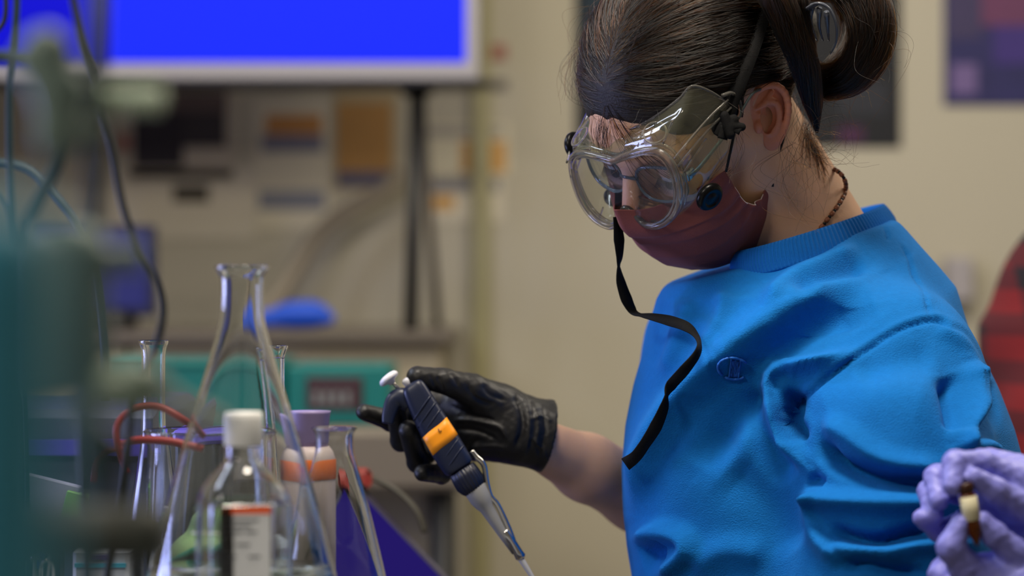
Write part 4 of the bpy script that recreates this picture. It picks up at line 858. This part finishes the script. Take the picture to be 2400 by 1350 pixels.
du = np.gradient(G, axis=0); dv = np.gradient(G, axis=1); NN = np.cross(dv, du); NN /= np.linalg.norm(NN, axis=2, keepdims=True); NN *= np.sign((NN * (G - np.array([.02, -.05, 0]))).sum(2, keepdims=True))
t = np.linspace(0, 1, NU)[:, None]; s = np.abs(np.linspace(-1, 1, W2))[None]
pl = 0
for t0, a_ in ((0.34, .0020), (0.50, .0026), (0.66, .0026), (0.80, .0018)):
    x = t - (t0 + 0.02 * np.sin(s * 3)); pl = pl + a_ * np.where(x < 0, np.exp(x / 0.10), np.exp(-x / 0.018)) * (0.35 + 0.65 * s)
pl = pl + 0.0010 * np.sin(t * 34 + s * 11) * np.clip(s - .6, 0, 1) * 2.5 + 0.0006 * np.sin(s * 40 + t * 9) * np.clip(s - .8, 0, 1) * 5
G = G + NN * (pl + 0.0012)[..., None]
Vm = hw(G.reshape(-1, 3)); Fm = np.array([(i * W2 + j, i * W2 + j + 1, (i + 1) * W2 + j + 1, (i + 1) * W2 + j) for i in range(NU - 1) for j in range(W2 - 1)])
maskm = mat('mauve_mask_fabric', (138, 80, 77), 0.85, var=0.06, vscale=300, bump=0.25, bscale=1500, sheen=0.25, spec=0.2)
fm = thing('face_mask', hw((.08, -.12, 0)), 'mauve pleated disposable face mask with black ear loops', 'face mask')
mo = mk('mask_panel', Vm, Fm, maskm, fm); md = mo.modifiers.new('thickness', 'SOLIDIFY'); md.thickness = 0.0009
blk = mat('black_elastic', (14, 14, 16), 0.75, var=0.2, bump=0.3, bscale=1500, sheen=0.2)
whm = mat('mask_white_edge', (205, 190, 188), 0.8)
for s_ in (1, -1):
    mir = np.array([1, 1, s_])
    lo_ = spline(np.array([(.060, -.012, .0725), (.052, .004, .078), (.040, .018, .0800), (.026, .032, .0805), (.008, .042, .081), (-.014, .038, .080), (-.028, .018, .078), (-.027, -.012, .075), (-.014, -.032, .0745), (.002, -.047, .0725), (.0200, -.0645, .0725)]) * mir, 60)
    mk('ear_loop', *tube(hw(lo_), 0.00125, 8), blk, fm)
    ed = G[:, -1 if s_ > 0 else 0][::1] + NN[:, -1 if s_ > 0 else 0] * 0.0004
    mk('edge_welding', *tube(hw(ed[20:78]), 0.0005, 6), whm, fm)

# ------------------------------------------------------------------ clear eyeglasses under the goggles
gm = thin_clear('eyeglass_lens', (238, 242, 246), 1.0, 0.03, 0.01)
gfr = mat('clear_blue_acetate', (150, 178, 190), 0.08, trans=0.75, var=0.1, ior=1.45)
gl_ = thing('eyeglasses', hw((.10, -.02, 0)), 'clear pale blue framed eyeglasses worn inside the safety goggles', 'eyeglasses')
for s_ in (1, -1):
    ang = np.linspace(0, 2 * math.pi, 48, endpoint=False)
    L_ = 0.033 + 0.0245 * np.sign(np.cos(ang)) * np.abs(np.cos(ang)) ** .8; U_ = -0.001 + 0.0175 * np.sign(np.sin(ang)) * np.abs(np.sin(ang)) ** .8
    F_ = 0.1015 - 4.0 * (L_ - 0.01) ** 2 - 0.14 * U_
    ol = np.stack([F_, U_, L_ * s_], 1); mk('lens_rim', *tube(hw(ol), 0.0016, 8, closed=True, flat=.7), gfr, gl_)
    ce = ol.mean(0) + [0.0015, 0, 0]; Vl = [ce]; Fl = []
    for k_, sc_ in enumerate((.33, .66, .97)): Vl += list(ce + (ol - ce) * sc_ - np.array([0.0015, 0, 0]) * sc_)
    n_ = 48
    for k_ in range(n_): Fl.append((0, 1 + k_, 1 + (k_ + 1) % n_))
    for r__ in range(2):
        for k_ in range(n_): a0 = 1 + r__ * n_; l_ = (k_ + 1) % n_; Fl.append((a0 + k_, a0 + n_ + k_, a0 + n_ + l_, a0 + l_))
    mk('lens', hw(np.array(Vl)), Fl, gm, gl_)
    tm = spline(np.array([(.092, .006, .058), (.086, .010, .068), (.060, .016, .0735), (.030, .022, .0765), (.005, .030, .079), (-.012, .022, .079)]) * [1, 1, s_], 24)
    mk('temple_arm', *tube(hw(tm), np.linspace(.0030, .0016, 24), 8, flat=.5), gfr, gl_)
    mk('hinge', *box(hw((.089, .008, .0625 * s_)), (.011, .008, .005), HA, .001), gfr, gl_)
mk('bridge', *tube(hw(spline([(.1010, .002, .010), (.1045, .005, 0), (.1010, .002, -.010)], 10)), .0018, 8), gfr, gl_)

# ------------------------------------------------------------------ safety goggles
half = [(0, .030), (.012, .0325), (.026, .035), (.042, .0365), (.055, .034), (.0645, .025), (.069, .010), (.0685, -.006), (.064, -.020), (.055, -.031), (.042, -.038), (.029, -.040), (.018, -.036), (.010, -.027), (0, -.0195)]
full = half + [(-a, b) for a, b in half[-2:0:-1]]
rim2 = spline(np.array([(a, b, 0) for a, b in full]), 150, closed=True)[:, :2]
def gF(L, U): return 0.1145 - 0.20 * U - 1.5 * L * L
rim = np.stack([gF(rim2[:, 0], rim2[:, 1]), rim2[:, 1], rim2[:, 0]], 1)
backh = [(.0945, .0500, 0), (.0935, .0510, .014), (.0895, .0530, .030), (.0800, .0570, .048), (.0670, .0620, .064), (.0560, .0660, .0745), (.0400, .0360, .0815), (.0360, .0080, .0815), (.0470, -.0150, .0770), (.0620, -.0270, .066), (.0780, -.0330, .050), (.0920, -.0350, .034), (.1000, -.0310, .020), (.1060, -.0200, .010), (.1090, -.0080, 0)]
back = backh + [(a, b * (0.72 if b > .03 else 1), -c) for a, b, c in backh[-2:0:-1]]
back = spline(np.array(back), 150, closed=True)
def gw(p): p = np.array(p, float); p[..., 1] = p[..., 1] * 0.94 + 0.24 * p[..., 2]; return hw(p)
gog = thing('safety_goggles', hw((.115, -.04, 0)), 'clear vented safety goggles with black round vent caps, worn over the eyeglasses', 'goggles')
soft = thin_clear('clear_soft_vinyl', (236, 238, 222), 1.0, 0.07, 0.06, (205, 205, 175), 1.5)
hard = thin_clear('clear_goggle_lens', (240, 240, 244), 1.0, 0.02, 0.02, (205, 205, 215), 1.45)
rimm = mat('clear_vinyl_rim', (236, 232, 222), 0.08, trans=0.92, ior=1.33, spec=0.8)
NB_ = 14; rows = []
for k in range(NB_):
    t = k / (NB_ - 1); row = rim * (1 - t) + back * t
    row = row + np.array([0, 0, 1]) * (np.sign(rim[:, 2:3]) * 0.0035 * math.sin(math.pi * t)) * (np.abs(rim[:, 2:3]) > .03) + np.array([0, 1, 0]) * (np.sign(rim[:, 1:2]) * 0.004 * math.sin(math.pi * min(1, t * 1.4)))
    if k in (3, 4): row = row * 1.0 + (row - [.09, 0, 0]) * [0, .02, .012]
    rows.append(row)
Vg = gw(np.vstack(rows)); Fg = []
for k in range(NB_ - 1):
    for i in range(150): l = (i + 1) % 150; Fg.append((k * 150 + i, k * 150 + l, (k + 1) * 150 + l, (k + 1) * 150 + i))
shell = mk('goggle_shell', Vg, np.array(Fg), soft, gog)
mk('shell_edge', *tube(gw(back), 0.0011, 8, closed=True), rimm, gog)
# front rim with its double ridge
mk('goggle_rim', *tube(gw(rim + [.0005, 0, 0]), 0.0030, 10, closed=True), rimm, gog)
cen = np.array([0.118, 0.0, 0])
in_ = rim + (cen - rim) * 0.065 + [.002, 0, 0]; mk('rim_ridge', *tube(gw(in_), 0.0014, 8, closed=True), rimm, gog)
ou_ = rim + (rim - cen) * 0.025 - [.006, 0, 0]; mk('rim_ridge', *tube(gw(ou_), 0.0015, 8, closed=True), rimm, gog)
Vl = [np.array([gF(0, .004) + .0022, .004, 0])]; Fl = []; n_ = 150
for sc_ in (.15, .3, .45, .6, .75, .88, .985):
    q2 = np.array([0, .004]) + (rim2 - np.array([0, .004])) * sc_; Vl += list(np.stack([gF(q2[:, 0], q2[:, 1]) + .0022, q2[:, 1], q2[:, 0]], 1))
for k_ in range(n_): Fl.append((0, 1 + k_, 1 + (k_ + 1) % n_))
for r__ in range(6):
    for k_ in range(n_): a0 = 1 + r__ * n_; l_ = (k_ + 1) % n_; Fl.append((a0 + k_, a0 + n_ + k_, a0 + n_ + l_, a0 + l_))
mk('goggle_lens', gw(np.array(Vl)), Fl, hard, gog)
capb = mat('black_vent_plastic', (8, 8, 9), 0.3, spec=0.22)
def disc(c, n, r, name='vent_cap', par=gog, m_=capb):
    return mk(name, *lathe([(0, .0052), (r * .30, .0050), (r * .42, .0042), (r * .52, .0042), (r * .60, .0054), (r * .82, .0048), (r * .97, .0026), (r, 0.0), (r * .9, -.0022), (0, -.0022)], c, n, 40), m_, par)
for s_ in (1, -1):
    nrm_v = (HL * s_ * 0.93 - HF * -0.30 - HU * 0.18)
    disc(gw((.094, -.0297, .0805) if s_ > 0 else (.082, .026, -.0790)), nrm_v, 0.0128)
    if s_ < 0: disc(gw((.082, -.032, .058 * s_)) - HU * .006, -HU * .8 + HL * s_ * .4, 0.0105, 'vent_cap')
    # moulded clear vent ring, ribs and the long brace along the side piece
    n2 = nrm(HU * .86 + HL * s_ * .35 + HF * .25); c2 = gw((.0945, .0475, .050 * s_))
    a_, b_2 = frame(n2); mk('moulded_ring', *tube([c2 + (a_ * math.cos(x) + b_2 * math.sin(x)) * .0098 for x in np.linspace(0, 2 * math.pi, 30, endpoint=False)], .0009, 6, closed=True), rimm, gog)
    for (ia, ta, tb) in ((12, .12, .55), (22, .10, .5), (34, .06, .5), (52, .05, .35), (6, .15, .5)):
        j = ia if s_ > 0 else 150 - ia
        pr = [rim[j] * (1 - x) + back[j] * x + (rim[j] - cen) * 0.03 + [0, .0028 * math.sin(math.pi * x), .003 * s_ * math.sin(math.pi * x)] for x in np.linspace(ta, tb, 8)]
        mk('shell_rib', *tube(gw(np.array(pr)), .0009, 6), rimm, gog)
    for dv_ in (-.0045, .0045):
        br = spline(np.array([(.104, .020 + dv_, .0715), (.085, .026 + dv_, .0785), (.060, .029 + dv_, .0825), (.037, .028 + dv_, .0845)]) * [1, 1, s_], 16)
        mk('side_brace', *tube(gw(br), .0011, 6), rimm, gog)
    lug = spline(np.array([(.040, .040, .0835), (.030, .034, .0840), (.026, .022, .0840), (.030, .010, .0838), (.040, .008, .0830)]) * [1, 1, s_], 20)
    mk('strap_lug', *tube(gw(lug), .0017, 8), rimm, gog)
# the strap: up over the hair, its knot and tail
web = mat('black_woven_strap', (11, 11, 12), 0.8, var=0.25, vscale=500, bump=0.4, bscale=1200, spec=0.2, stretch=(1, 1, 3))
def hairhit(px, py, off):
    f = lambda P: np.minimum(capfun(P), smin(skull(hl(P)) - .0055, skull(hl(P)) - .0055, .001)); p = hit(px, py, f); return p - nrm(p - np.array([0, 0, CZ])) * off
sp = [(1702, 284), (1712, 250), (1728, 205), (1748, 155), (1768, 100), (1782, 50), (1790, 0), (1793, -60)]
SP = spline(np.array([hairhit(x, y, .0095 if i else .012) for i, (x, y) in enumerate(sp)]), 30); vd = nrm_rows(SP - np.array([0, 0, CZ]))
wd = nrm_rows(np.cross(np.gradient(SP, axis=0), vd)); hw_ = np.interp(np.arange(30), [0, 3, 8, 29], [.003, .0052, .0064, .0064])
mk('strap', *ribbon(SP, wd * hw_[:, None] + vd * 0.001, .0014), web, gog)
kc = SP[0] + np.array([-.001, -.003, -.002]); kp = at(1702, 292, kc[1])
def knot(P):
    d = capf(P, kp + [-.007, 0, -.003], kp + [.006, -.001, .004], .0055, .0045); d = smin(d, capf(P, kp + [-.002, -.004, .007], kp + [.003, -.003, -.008], .0042, .0045), .002)
    d = smin(d, capf(P, kp + [.004, -.002, -.002], kp + [.013, 0, -.002], .0048, .0035), .002); return d
mk('strap_knot', *sdf_mesh(knot, kp - .02, kp + .022, .0007), web, gog)
for pts in ([(1698, 292), (1690, 306), (1682, 320)], [(1712, 292), (1724, 298), (1737, 306)], [(1700, 296), (1696, 312), (1693, 326)]):
    T_ = spline(np.array([at(x, y, kp[1] - .004) for x, y in pts]), 8); d_ = nrm(T_[-1] - T_[0]); w_ = np.cross(d_, [0, 1, 0]); mk('strap_end', *ribbon(T_, np.tile(w_ * .0042 + np.array([0, .002, 0]), (8, 1)), .0009), web, gog)
# long loose tail of the strap hanging from the far side and down the front of the sweatshirt
tl = np.array([(1446, 508, 8), (1448, 530, 9), (1451, 562, 12), (1452, 600, 7), (1450, 624, 2), (1455, 660, 10), (1468, 700, 13), (1483, 728, 9), (1500, 738, 3), (1530, 743, 8), (1570, 752, 12), (1608, 765, 11), (1630, 784, 6), (1639, 806, 4), (1632, 832, 8), (1602, 870, 12), (1572, 904, 12), (1562, 928, 3), (1556, 956, 10), (1537, 1000, 14), (1512, 1040, 12), (1490, 1070, 13), (1466, 1088, 16)])
ys = []
for i, (x, y, h_) in enumerate(tl):
    ys.append(2.095 + 0.002 * i if i < 9 else None)
sy = [surf(x, y, 0.0)[1] for x, y, _ in tl]
for i in range(9, len(tl)): ys[i] = sy[i] - (0.030 if i < 16 else 0.018)
yy = np.array(ys); yy[7:12] = np.interp(range(7, 12), [7, 11], [yy[7], yy[11]])
TP = spline(np.array([at(x, y, Y_) for (x, y, _), Y_ in zip(tl, yy)]), 110); hwp = np.interp(np.linspace(0, len(tl) - 1, 110), range(len(tl)), tl[:, 2]) / ppm(2.1)
tg = nrm_rows(np.gradient(TP, axis=0)); vd = nrm_rows(TP - np.array([0, 0, CZ])); pr = nrm_rows(np.cross(tg, vd)); W0 = .0060
mk('strap_tail', *ribbon(TP, pr * hwp[:, None] + vd * np.sqrt(np.maximum(W0 ** 2 - hwp ** 2, 1e-7))[:, None], .0010), web, gog)

# ------------------------------------------------------------------ necklace of wooden beads
nk = spline(np.array([hit(x, y, bodyf) for x, y in [(1955, 398), (1970, 408), (1980, 425), (1981, 445), (1972, 468), (1958, 490), (1942, 510), (1925, 532), (1905, 552)]]), 60)
nkl = thing('bead_necklace', nk[-1], 'short necklace of small brown wooden and black beads at the nape', 'necklace')
wood = mat('wooden_bead', (128, 74, 46), 0.45, var=0.3, vscale=300); bb = mat('black_bead', (16, 14, 14), 0.15)
seg = np.concatenate([[0], np.cumsum(np.linalg.norm(np.diff(nk, axis=0), axis=1))]); s0 = 0.0; k = 0
while s0 < min(seg[-1], .12) - .008:
    ln = .0052 if k % 2 == 0 else .0022; a = np.array([np.interp(s0, seg, nk[:, i]) for i in range(3)]); b_ = np.array([np.interp(s0 + ln, seg, nk[:, i]) for i in range(3)])
    o_ = -nrm((a + b_) / 2 - at(1925, 470, 2.20)) * -0.0012; r = .0021 if k % 2 == 0 else .0016; d_ = b_ - a
    mk('bead', *lathe([(r * .55, 0), (r, ln * .2), (r, ln * .8), (r * .55, ln * .97)], a + o_, d_, 12), wood if k % 2 == 0 else bb, nkl); s0 += ln + .0003; k += 1

# ------------------------------------------------------------------ gloved right hand
def wp(*a): return at(*a)
HS = [
 ([(1205, 995, 2.232), (1120, 955, 2.236)], [.029, .027]), ([(1205, 1015, 2.232), (1110, 1010, 2.240)], [.027, .026]),
 ([(1150, 1010, 2.236), (1085, 1035, 2.240)], [.024, .017]), ([(1120, 950, 2.240), (1065, 960, 2.246)], [.022, .015]),
 ([(1175, 955, 2.225), (1105, 915, 2.205), (1040, 893, 2.190), (978, 884, 2.180)], [.021, .0150, .0112, .0100]),      # thumb
 ([(1085, 945, 2.245), (985, 935, 2.252), (915, 985, 2.236), (853, 966, 2.212)], [.0125, .0108, .0098, .0075]),       # index
 ([(1075, 975, 2.248), (975, 1000, 2.256), (941, 1032, 2.225), (926, 950, 2.190)], [.0125, .0112, .0100, .0088]),     # middle
 ([(1080, 1005, 2.248), (1010, 1050, 2.252), (980, 1082, 2.222), (957, 1008, 2.188)], [.0122, .0110, .0102, .0090]),  # ring
 ([(1095, 1035, 2.246), (1060, 1085, 2.246), (1035, 1110, 2.225), (990, 1108, 2.196)], [.0110, .0098, .0090, .0078]), # little
]
HSW = [([at(*p) for p in pts], r) for pts, r in HS]
CU0 = at(1195, 1005, 2.232); CU1 = at(1282, 1022, 2.240)
def glovef(P):
    d = None
    for i, (pts, r) in enumerate(HSW):
        e = chain(P, pts, r, .004); d = e if d is None else smin(d, e, .010 if i < 5 else .004)
    d = smin(d, capf(P, CU0, CU1, .0285, .0345), .010)
    d = smax(d, (P - CU1) @ nrm(CU1 - CU0), .0015)
    d = smax(d, -capf(P, CU0 + (CU1 - CU0) * .45, CU1 + (CU1 - CU0) * .5, .0240, .040), .0012)
    q = P * 1000
    return d + .0002 * np.sin(q[:, 0] * .55 + 2 * np.sin(q[:, 2] * .22)) * np.sin(q[:, 2] * .5 + q[:, 1] * .4)
Vk, Qk = sdf_mesh(glovef, at(820, 1150, 2.2) - (0, .09, .0), at(1320, 840, 2.25) + (0, .08, 0), .00125)
Nk = vnormals(Vk, Qk)
GW = [([(1205, 925), (1222, 960), (1225, 1010), (1205, 1060)], 6, 9, -2.6 * mm), ([(1215, 920), (1236, 960), (1240, 1015), (1225, 1075)], 7, 7, 1.6 * mm),
      ([(1060, 985), (1110, 985), (1170, 1000), (1190, 1030)], 6, 8, 2.0 * mm), ([(1070, 1005), (1120, 1010), (1165, 1030)], 5, 6, -1.6 * mm), ([(1050, 950), (1110, 975), (1160, 985)], 6, 6, -1.5 * mm),
      ([(1095, 905), (1120, 935), (1160, 950)], 5, 7, -1.6 * mm), ([(1130, 900), (1150, 925), (1190, 940)], 6, 6, -1.3 * mm), ([(1100, 1050), (1150, 1045), (1190, 1050)], 6, 8, 1.8 * mm), ([(1090, 1070), (1105, 1040), (1130, 1030)], 5, 5, -1.5 * mm),
      ([(1250, 940), (1262, 1000), (1250, 1060)], 6, 6, 1.5 * mm), ([(1270, 950), (1278, 1010), (1262, 1080)], 5, 5, -1.4 * mm), ([(1240, 1020), (1270, 1050), (1280, 1080)], 5, 5, 1.3 * mm), ([(1240, 985), (1270, 975), (1292, 990)], 5, 5, 1.2 * mm),
      ([(1025, 880), (1035, 900), (1040, 915)], 4, 5, -1.0 * mm), ([(1010, 880), (1018, 898), (1020, 915)], 4, 4, -.7 * mm), ([(1055, 872), (1068, 890), (1075, 905)], 5, 5, -.9 * mm)]
Vk = strokes(Vk, Nk, GW)
nit = mat('black_nitrile', (13, 13, 15), 0.47, var=0.15, vscale=70, bump=0.16, bscale=260, spec=0.5)
mk('glove', Vk, Qk, nit, person, label='black nitrile glove on the hand around the pipette')

# ------------------------------------------------------------------ pipette
PY = 2.176
p0, p1 = at(962, 905, PY), at(1212, 1303, PY - .004); ax = nrm(p1 - p0); vn = nrm(-(p0 - np.array([0, 0, CZ]))); sx = nrm(np.cross(ax, vn)); vn = np.cross(sx, ax)
sx = sx if sx[0] > 0 else -sx
Lp = 1 / ppm(PY)
def pp_(t, s=0, n=0): return p0 + ax * (t * Lp) + sx * (s * Lp) + vn * (n * Lp)      # t along, s across (right positive), in photo pixels; n towards the room
navy = mat('navy_pipette_plastic', (20, 28, 52), 0.38, var=0.06, spec=0.5); navy2 = mat('dark_navy_plastic', (14, 20, 40), 0.42)
pip = thing('pipette', p1, 'navy micropipette with an orange label held in the black gloved hand', 'pipette')
rowp = []
for (t, wl_, wr_, dp, sh) in [(-6, 18, 20, 20, 4), (0, 27, 27, 27, 4), (14, 31, 30, 30, 3), (60, 36, 33, 33, 0), (120, 40, 36, 35, -2), (165, 42, 37, 36, -3), (205, 40, 36, 34, -3), (222, 38, 35, 32, -3), (228, 30, 30, 27, -3)]:
    r_ = []
    for a in np.linspace(0, 2 * math.pi, 40, endpoint=False):
        c, s = math.cos(a), math.sin(a); e = .62; x = np.sign(c) * abs(c) ** e; y = np.sign(s) * abs(s) ** e; r_.append(pp_(t, (wr_ if x > 0 else wl_) * x + sh, dp * y))
    rowp.append(r_)
def loft(rows):
    n = len(rows[0]); V_ = np.vstack(rows); F_ = [(i * n + k, i * n + (k + 1) % n, (i + 1) * n + (k + 1) % n, (i + 1) * n + k) for i in range(len(rows) - 1) for k in range(n)]
    F_.append(tuple(range(n))[::-1]); F_.append(tuple((len(rows) - 1) * n + k for k in range(n))); return V_, F_
bo = mk('pipette_body', *loft(rowp), navy, pip); bv = bo.modifiers.new('soft', 'SUBSURF'); bv.levels = 1; bv.render_levels = 2
for k, t in enumerate((58, 78, 98, 178, 198)): mk('grip_ridge', *tube(spline([pp_(t + 14, -36, 22), pp_(t + 4, -14, 33), pp_(t - 8, 14, 33), pp_(t - 14, 30, 25)], 12), .0011, 8, flat=.7), navy, pip)
lab = []; org_m = mat('orange_label', (244, 152, 22), 0.45, var=0.04)
for t in np.linspace(112, 160, 4):
    r_ = []
    for a in np.linspace(-1.15, 1.2, 22):
        c, s = math.sin(a), math.cos(a); e = .62; x = np.sign(c) * abs(c) ** e; y = abs(s) ** e; w_ = np.interp(t, [60, 120, 165], [36, 40, 42]) + 0.8; w2 = np.interp(t, [60, 120, 165], [33, 36, 37]) + .8
        r_.append(pp_(t - 10 * np.sin(a) * .6, (w2 if x > 0 else w_) * x - 2, (35.8) * y))
    lab.append(r_)
Vb = np.vstack(lab); Fb = [(i * 22 + k, i * 22 + k + 1, (i + 1) * 22 + k + 1, (i + 1) * 22 + k) for i in range(3) for k in range(21)]
lb = mk('pipette_label', Vb, Fb, org_m, pip, label='orange label strip'); sd = lb.modifiers.new('thickness', 'SOLIDIFY'); sd.thickness = .0005; sd.offset = 1
mk('label_mark', *tube([pp_(118, 2, 37.5), pp_(126, 1, 37.5), pp_(127, 6, 37.5)], .0004, 5), navy2, pip)
hk = spline([pp_(28, -20, 0), pp_(12, -34, 2), pp_(10, -52, 4), pp_(28, -76, 6), pp_(46, -92, 8)], 24)
mk('finger_hook', *tube(hk, np.interp(np.arange(24), [0, 6, 23], [.0062, .0060, .0032]), 12, flat=1.6), navy, pip)
wpl = mat('white_pipette_plastic', (214, 214, 222), 0.35); steel = mat('polished_steel', (215, 212, 205), 0.18, metal=1.0)
rd0 = at(938, 915, PY); rd1 = at(912, 888, PY - .002); da = nrm(rd1 - rd0)
mk('plunger_rod', *tube([rd0, rd1], .0017, 12), steel, pip)
tlt = nrm(da + vn * -.25 + np.array([-.25, 0, .45]))
mk('plunger_button', *lathe([(0, .0050), (.005, .0052), (.0083, .0042), (.0098, .0022), (.0098, .0006), (.0085, -.0010), (.004, -.002), (.0028, -.0045), (0, -.0045)], rd1 - tlt * .001, tlt, 36), wpl, pip)
mk('ejector_button', *lathe([(0, .0025), (.0050, .0020), (.0066, 0), (.0060, -.004), (.0040, -.012), (0, -.013)], at(957, 889, PY + .004), nrm(-ax + vn * .1), 24), wpl, pip)
mk('volume_dial', *lathe([(.0092, 0), (.0128, .0015), (.0135, .008), (.0138, .016), (.0118, .021), (.0095, .024), (0, .024)], pp_(226, -2, 0), ax, 96, ribs=24, ribd=-.06), navy2, pip)
mk('tip_cone', *lathe([(.0098, 0), (.0104, .003), (.0101, .012), (.0085, .0185), (.0068, .0225), (.0062, .030), (.0045, .052), (.0030, .070), (0, .070)], pp_(278, 0, 0), ax, 40), mat('grey_pipette_cone', (128, 129, 130), 0.4), pip)
ej = spline([pp_(205, 40, 2), pp_(222, 42, 3), pp_(248, 47, 3), pp_(285, 32, 4), pp_(318, 22, 4), pp_(345, 25, 4), pp_(400, 18, 3), pp_(435, 10, 2)], 60)
mk('ejector_arm', *tube(ej, np.interp(np.arange(60), [0, 45, 59], [.0026, .0025, .0030]), 14), steel, pip)
mk('ejector_sleeve', *lathe([(.0042, 0), (.0050, .002), (.0050, .010), (.0044, .013), (.0044, .024), (.0050, .028), (.0036, .030), (0, .030)], pp_(402, 6, 0), ax, 32), steel, pip)
mk('pipette_tip', *lathe([(.0030, -.004), (.0031, 0), (.0026, .010), (.0010, .045), (.0004, .060)], pp_(470, 4, 0), ax, 24, closed=False), mat('clear_tip_plastic', (190, 192, 196), 0.25, trans=0.2), pip)
# ================================================================== the neighbour's purple gloved hands with a vial
HY = 1.80
p2 = thing('person', at(2700, 1500, HY), 'person mostly outside the frame, purple gloved hands holding an amber vial', 'person')
lav = mat('purple_nitrile', (124, 126, 208), .42, var=.12, vscale=60, bump=.35, bscale=260, sss=.05)
UP = [([(2470, 1200, 1.83), (2330, 1150, 1.83)], [.036, .028]), ([(2440, 1150, 1.83), (2310, 1105, 1.83)], [.022, .017]),
      ([(2400, 1140, 1.815), (2300, 1086, 1.80), (2238, 1084, 1.785), (2232, 1138, 1.775)], [.0125, .0100, .0088, .0078]),           # index bent over the vial cap
      ([(2390, 1190, 1.80), (2330, 1150, 1.785), (2283, 1118, 1.778)], [.0130, .0098, .0072]),                                       # thumb lies along the index
      ([(2360, 1150, 1.85), (2250, 1105, 1.85), (2194, 1118, 1.83), (2200, 1172, 1.815)], [.0120, .0100, .0090, .0080]),
      ([(2360, 1180, 1.86), (2240, 1150, 1.865), (2178, 1152, 1.85), (2188, 1208, 1.835)], [.0120, .0098, .0088, .0078]),
      ([(2360, 1210, 1.86), (2260, 1225, 1.865), (2200, 1245, 1.85), (2158, 1214, 1.835)], [.0115, .0095, .0080, .0066])]
LO = [([(2560, 1450, 1.80), (2380, 1390, 1.80)], [.036, .030]), ([(2440, 1370, 1.80), (2320, 1370, 1.80)], [.030, .024]),
      ([(2330, 1380, 1.80), (2262, 1330, 1.785), (2228, 1282, 1.775), (2253, 1228, 1.775)], [.0165, .0120, .0100, .0078]),           # thumb side
      ([(2430, 1350, 1.795), (2372, 1290, 1.785), (2330, 1252, 1.778), (2302, 1222, 1.775)], [.0150, .0105, .0092, .0078]),          # index
      ([(2340, 1400, 1.80), (2240, 1400, 1.81), (2206, 1345, 1.82), (2222, 1310, 1.83)], [.0140, .0110, .0095, .0080]),
      ([(2400, 1400, 1.84), (2300, 1390, 1.86), (2240, 1350, 1.86)], [.0140, .0110, .0090]),
      ([(2400, 1430, 1.84), (2280, 1440, 1.86), (2220, 1420, 1.85)], [.0130, .0100, .0080])]
def mkhand(H):
    HW_ = [([at(*p) for p in pts], r) for pts, r in H]
    def f(P):
        d = None
        for i, (pts, r) in enumerate(HW_): e = chain(P, pts, r, .004); d = e if d is None else smin(d, e, .010 if i < 3 else .0035)
        q = P * 1000; return d + .0005 * np.sin(q[:, 0] * .5 + 2 * np.sin(q[:, 2] * .25)) * np.sin(q[:, 2] * .45 + q[:, 1] * .4)
    return f
u_, l_ = mkhand(UP), mkhand(LO)
v1, q1 = sdf_mesh(u_, at(2120, 1330, HY) - [0, .09, 0], at(2590, 1020, HY) + [0, .13, 0], .0018); mk('glove', v1, q1, lav, p2)
v1, q1 = sdf_mesh(l_, at(2160, 1600, HY) - [0, .09, 0], at(2690, 1190, HY) + [0, .13, 0], .0018); mk('glove', v1, q1, lav, p2)
mk('forearm', *tube([at(2470, 1195, 1.83), at(2620, 1260, 1.83), at(2850, 1420, 1.86)], [.034, .034, .045], 24), skin, p2); mk('forearm', *tube([at(2550, 1440, 1.80), at(2700, 1500, 1.80), at(2900, 1600, 1.84)], [.033, .034, .045], 24), skin, p2)
va, vb = at(2262, 1132, 1.772), at(2290, 1275, 1.772); vd_ = nrm(vb - va)
vi = thing('vial', vb, 'small amber glass vial with a cream label between the purple gloved fingers', 'vial')
amb = mat('amber_glass', (120, 58, 14), .08, trans=.55, ior=1.45, spec=.6); amc = mat('amber_dark_cap', (52, 26, 14), .35)
mk('vial_cap', *lathe([(0, 0), (.0048, 0), (.0056, .001), (.0056, .0060), (.0050, .0070), (0, .0070)], va, vd_, 32), amc, vi)
mk('vial_body', *lathe([(0, .0065), (.0045, .0066), (.0060, .0095), (.0060, .032), (.0052, .036), (.0030, .042), (.0016, .046), (0, .047)], va, vd_, 40), amb, vi)
mk('vial_label', *lathe([(.00605, .0100), (.0064, .0102), (.0064, .0275), (.00605, .0277)], va, vd_, 40, closed=False), mat('cream_label', (214, 208, 176), .7), vi)
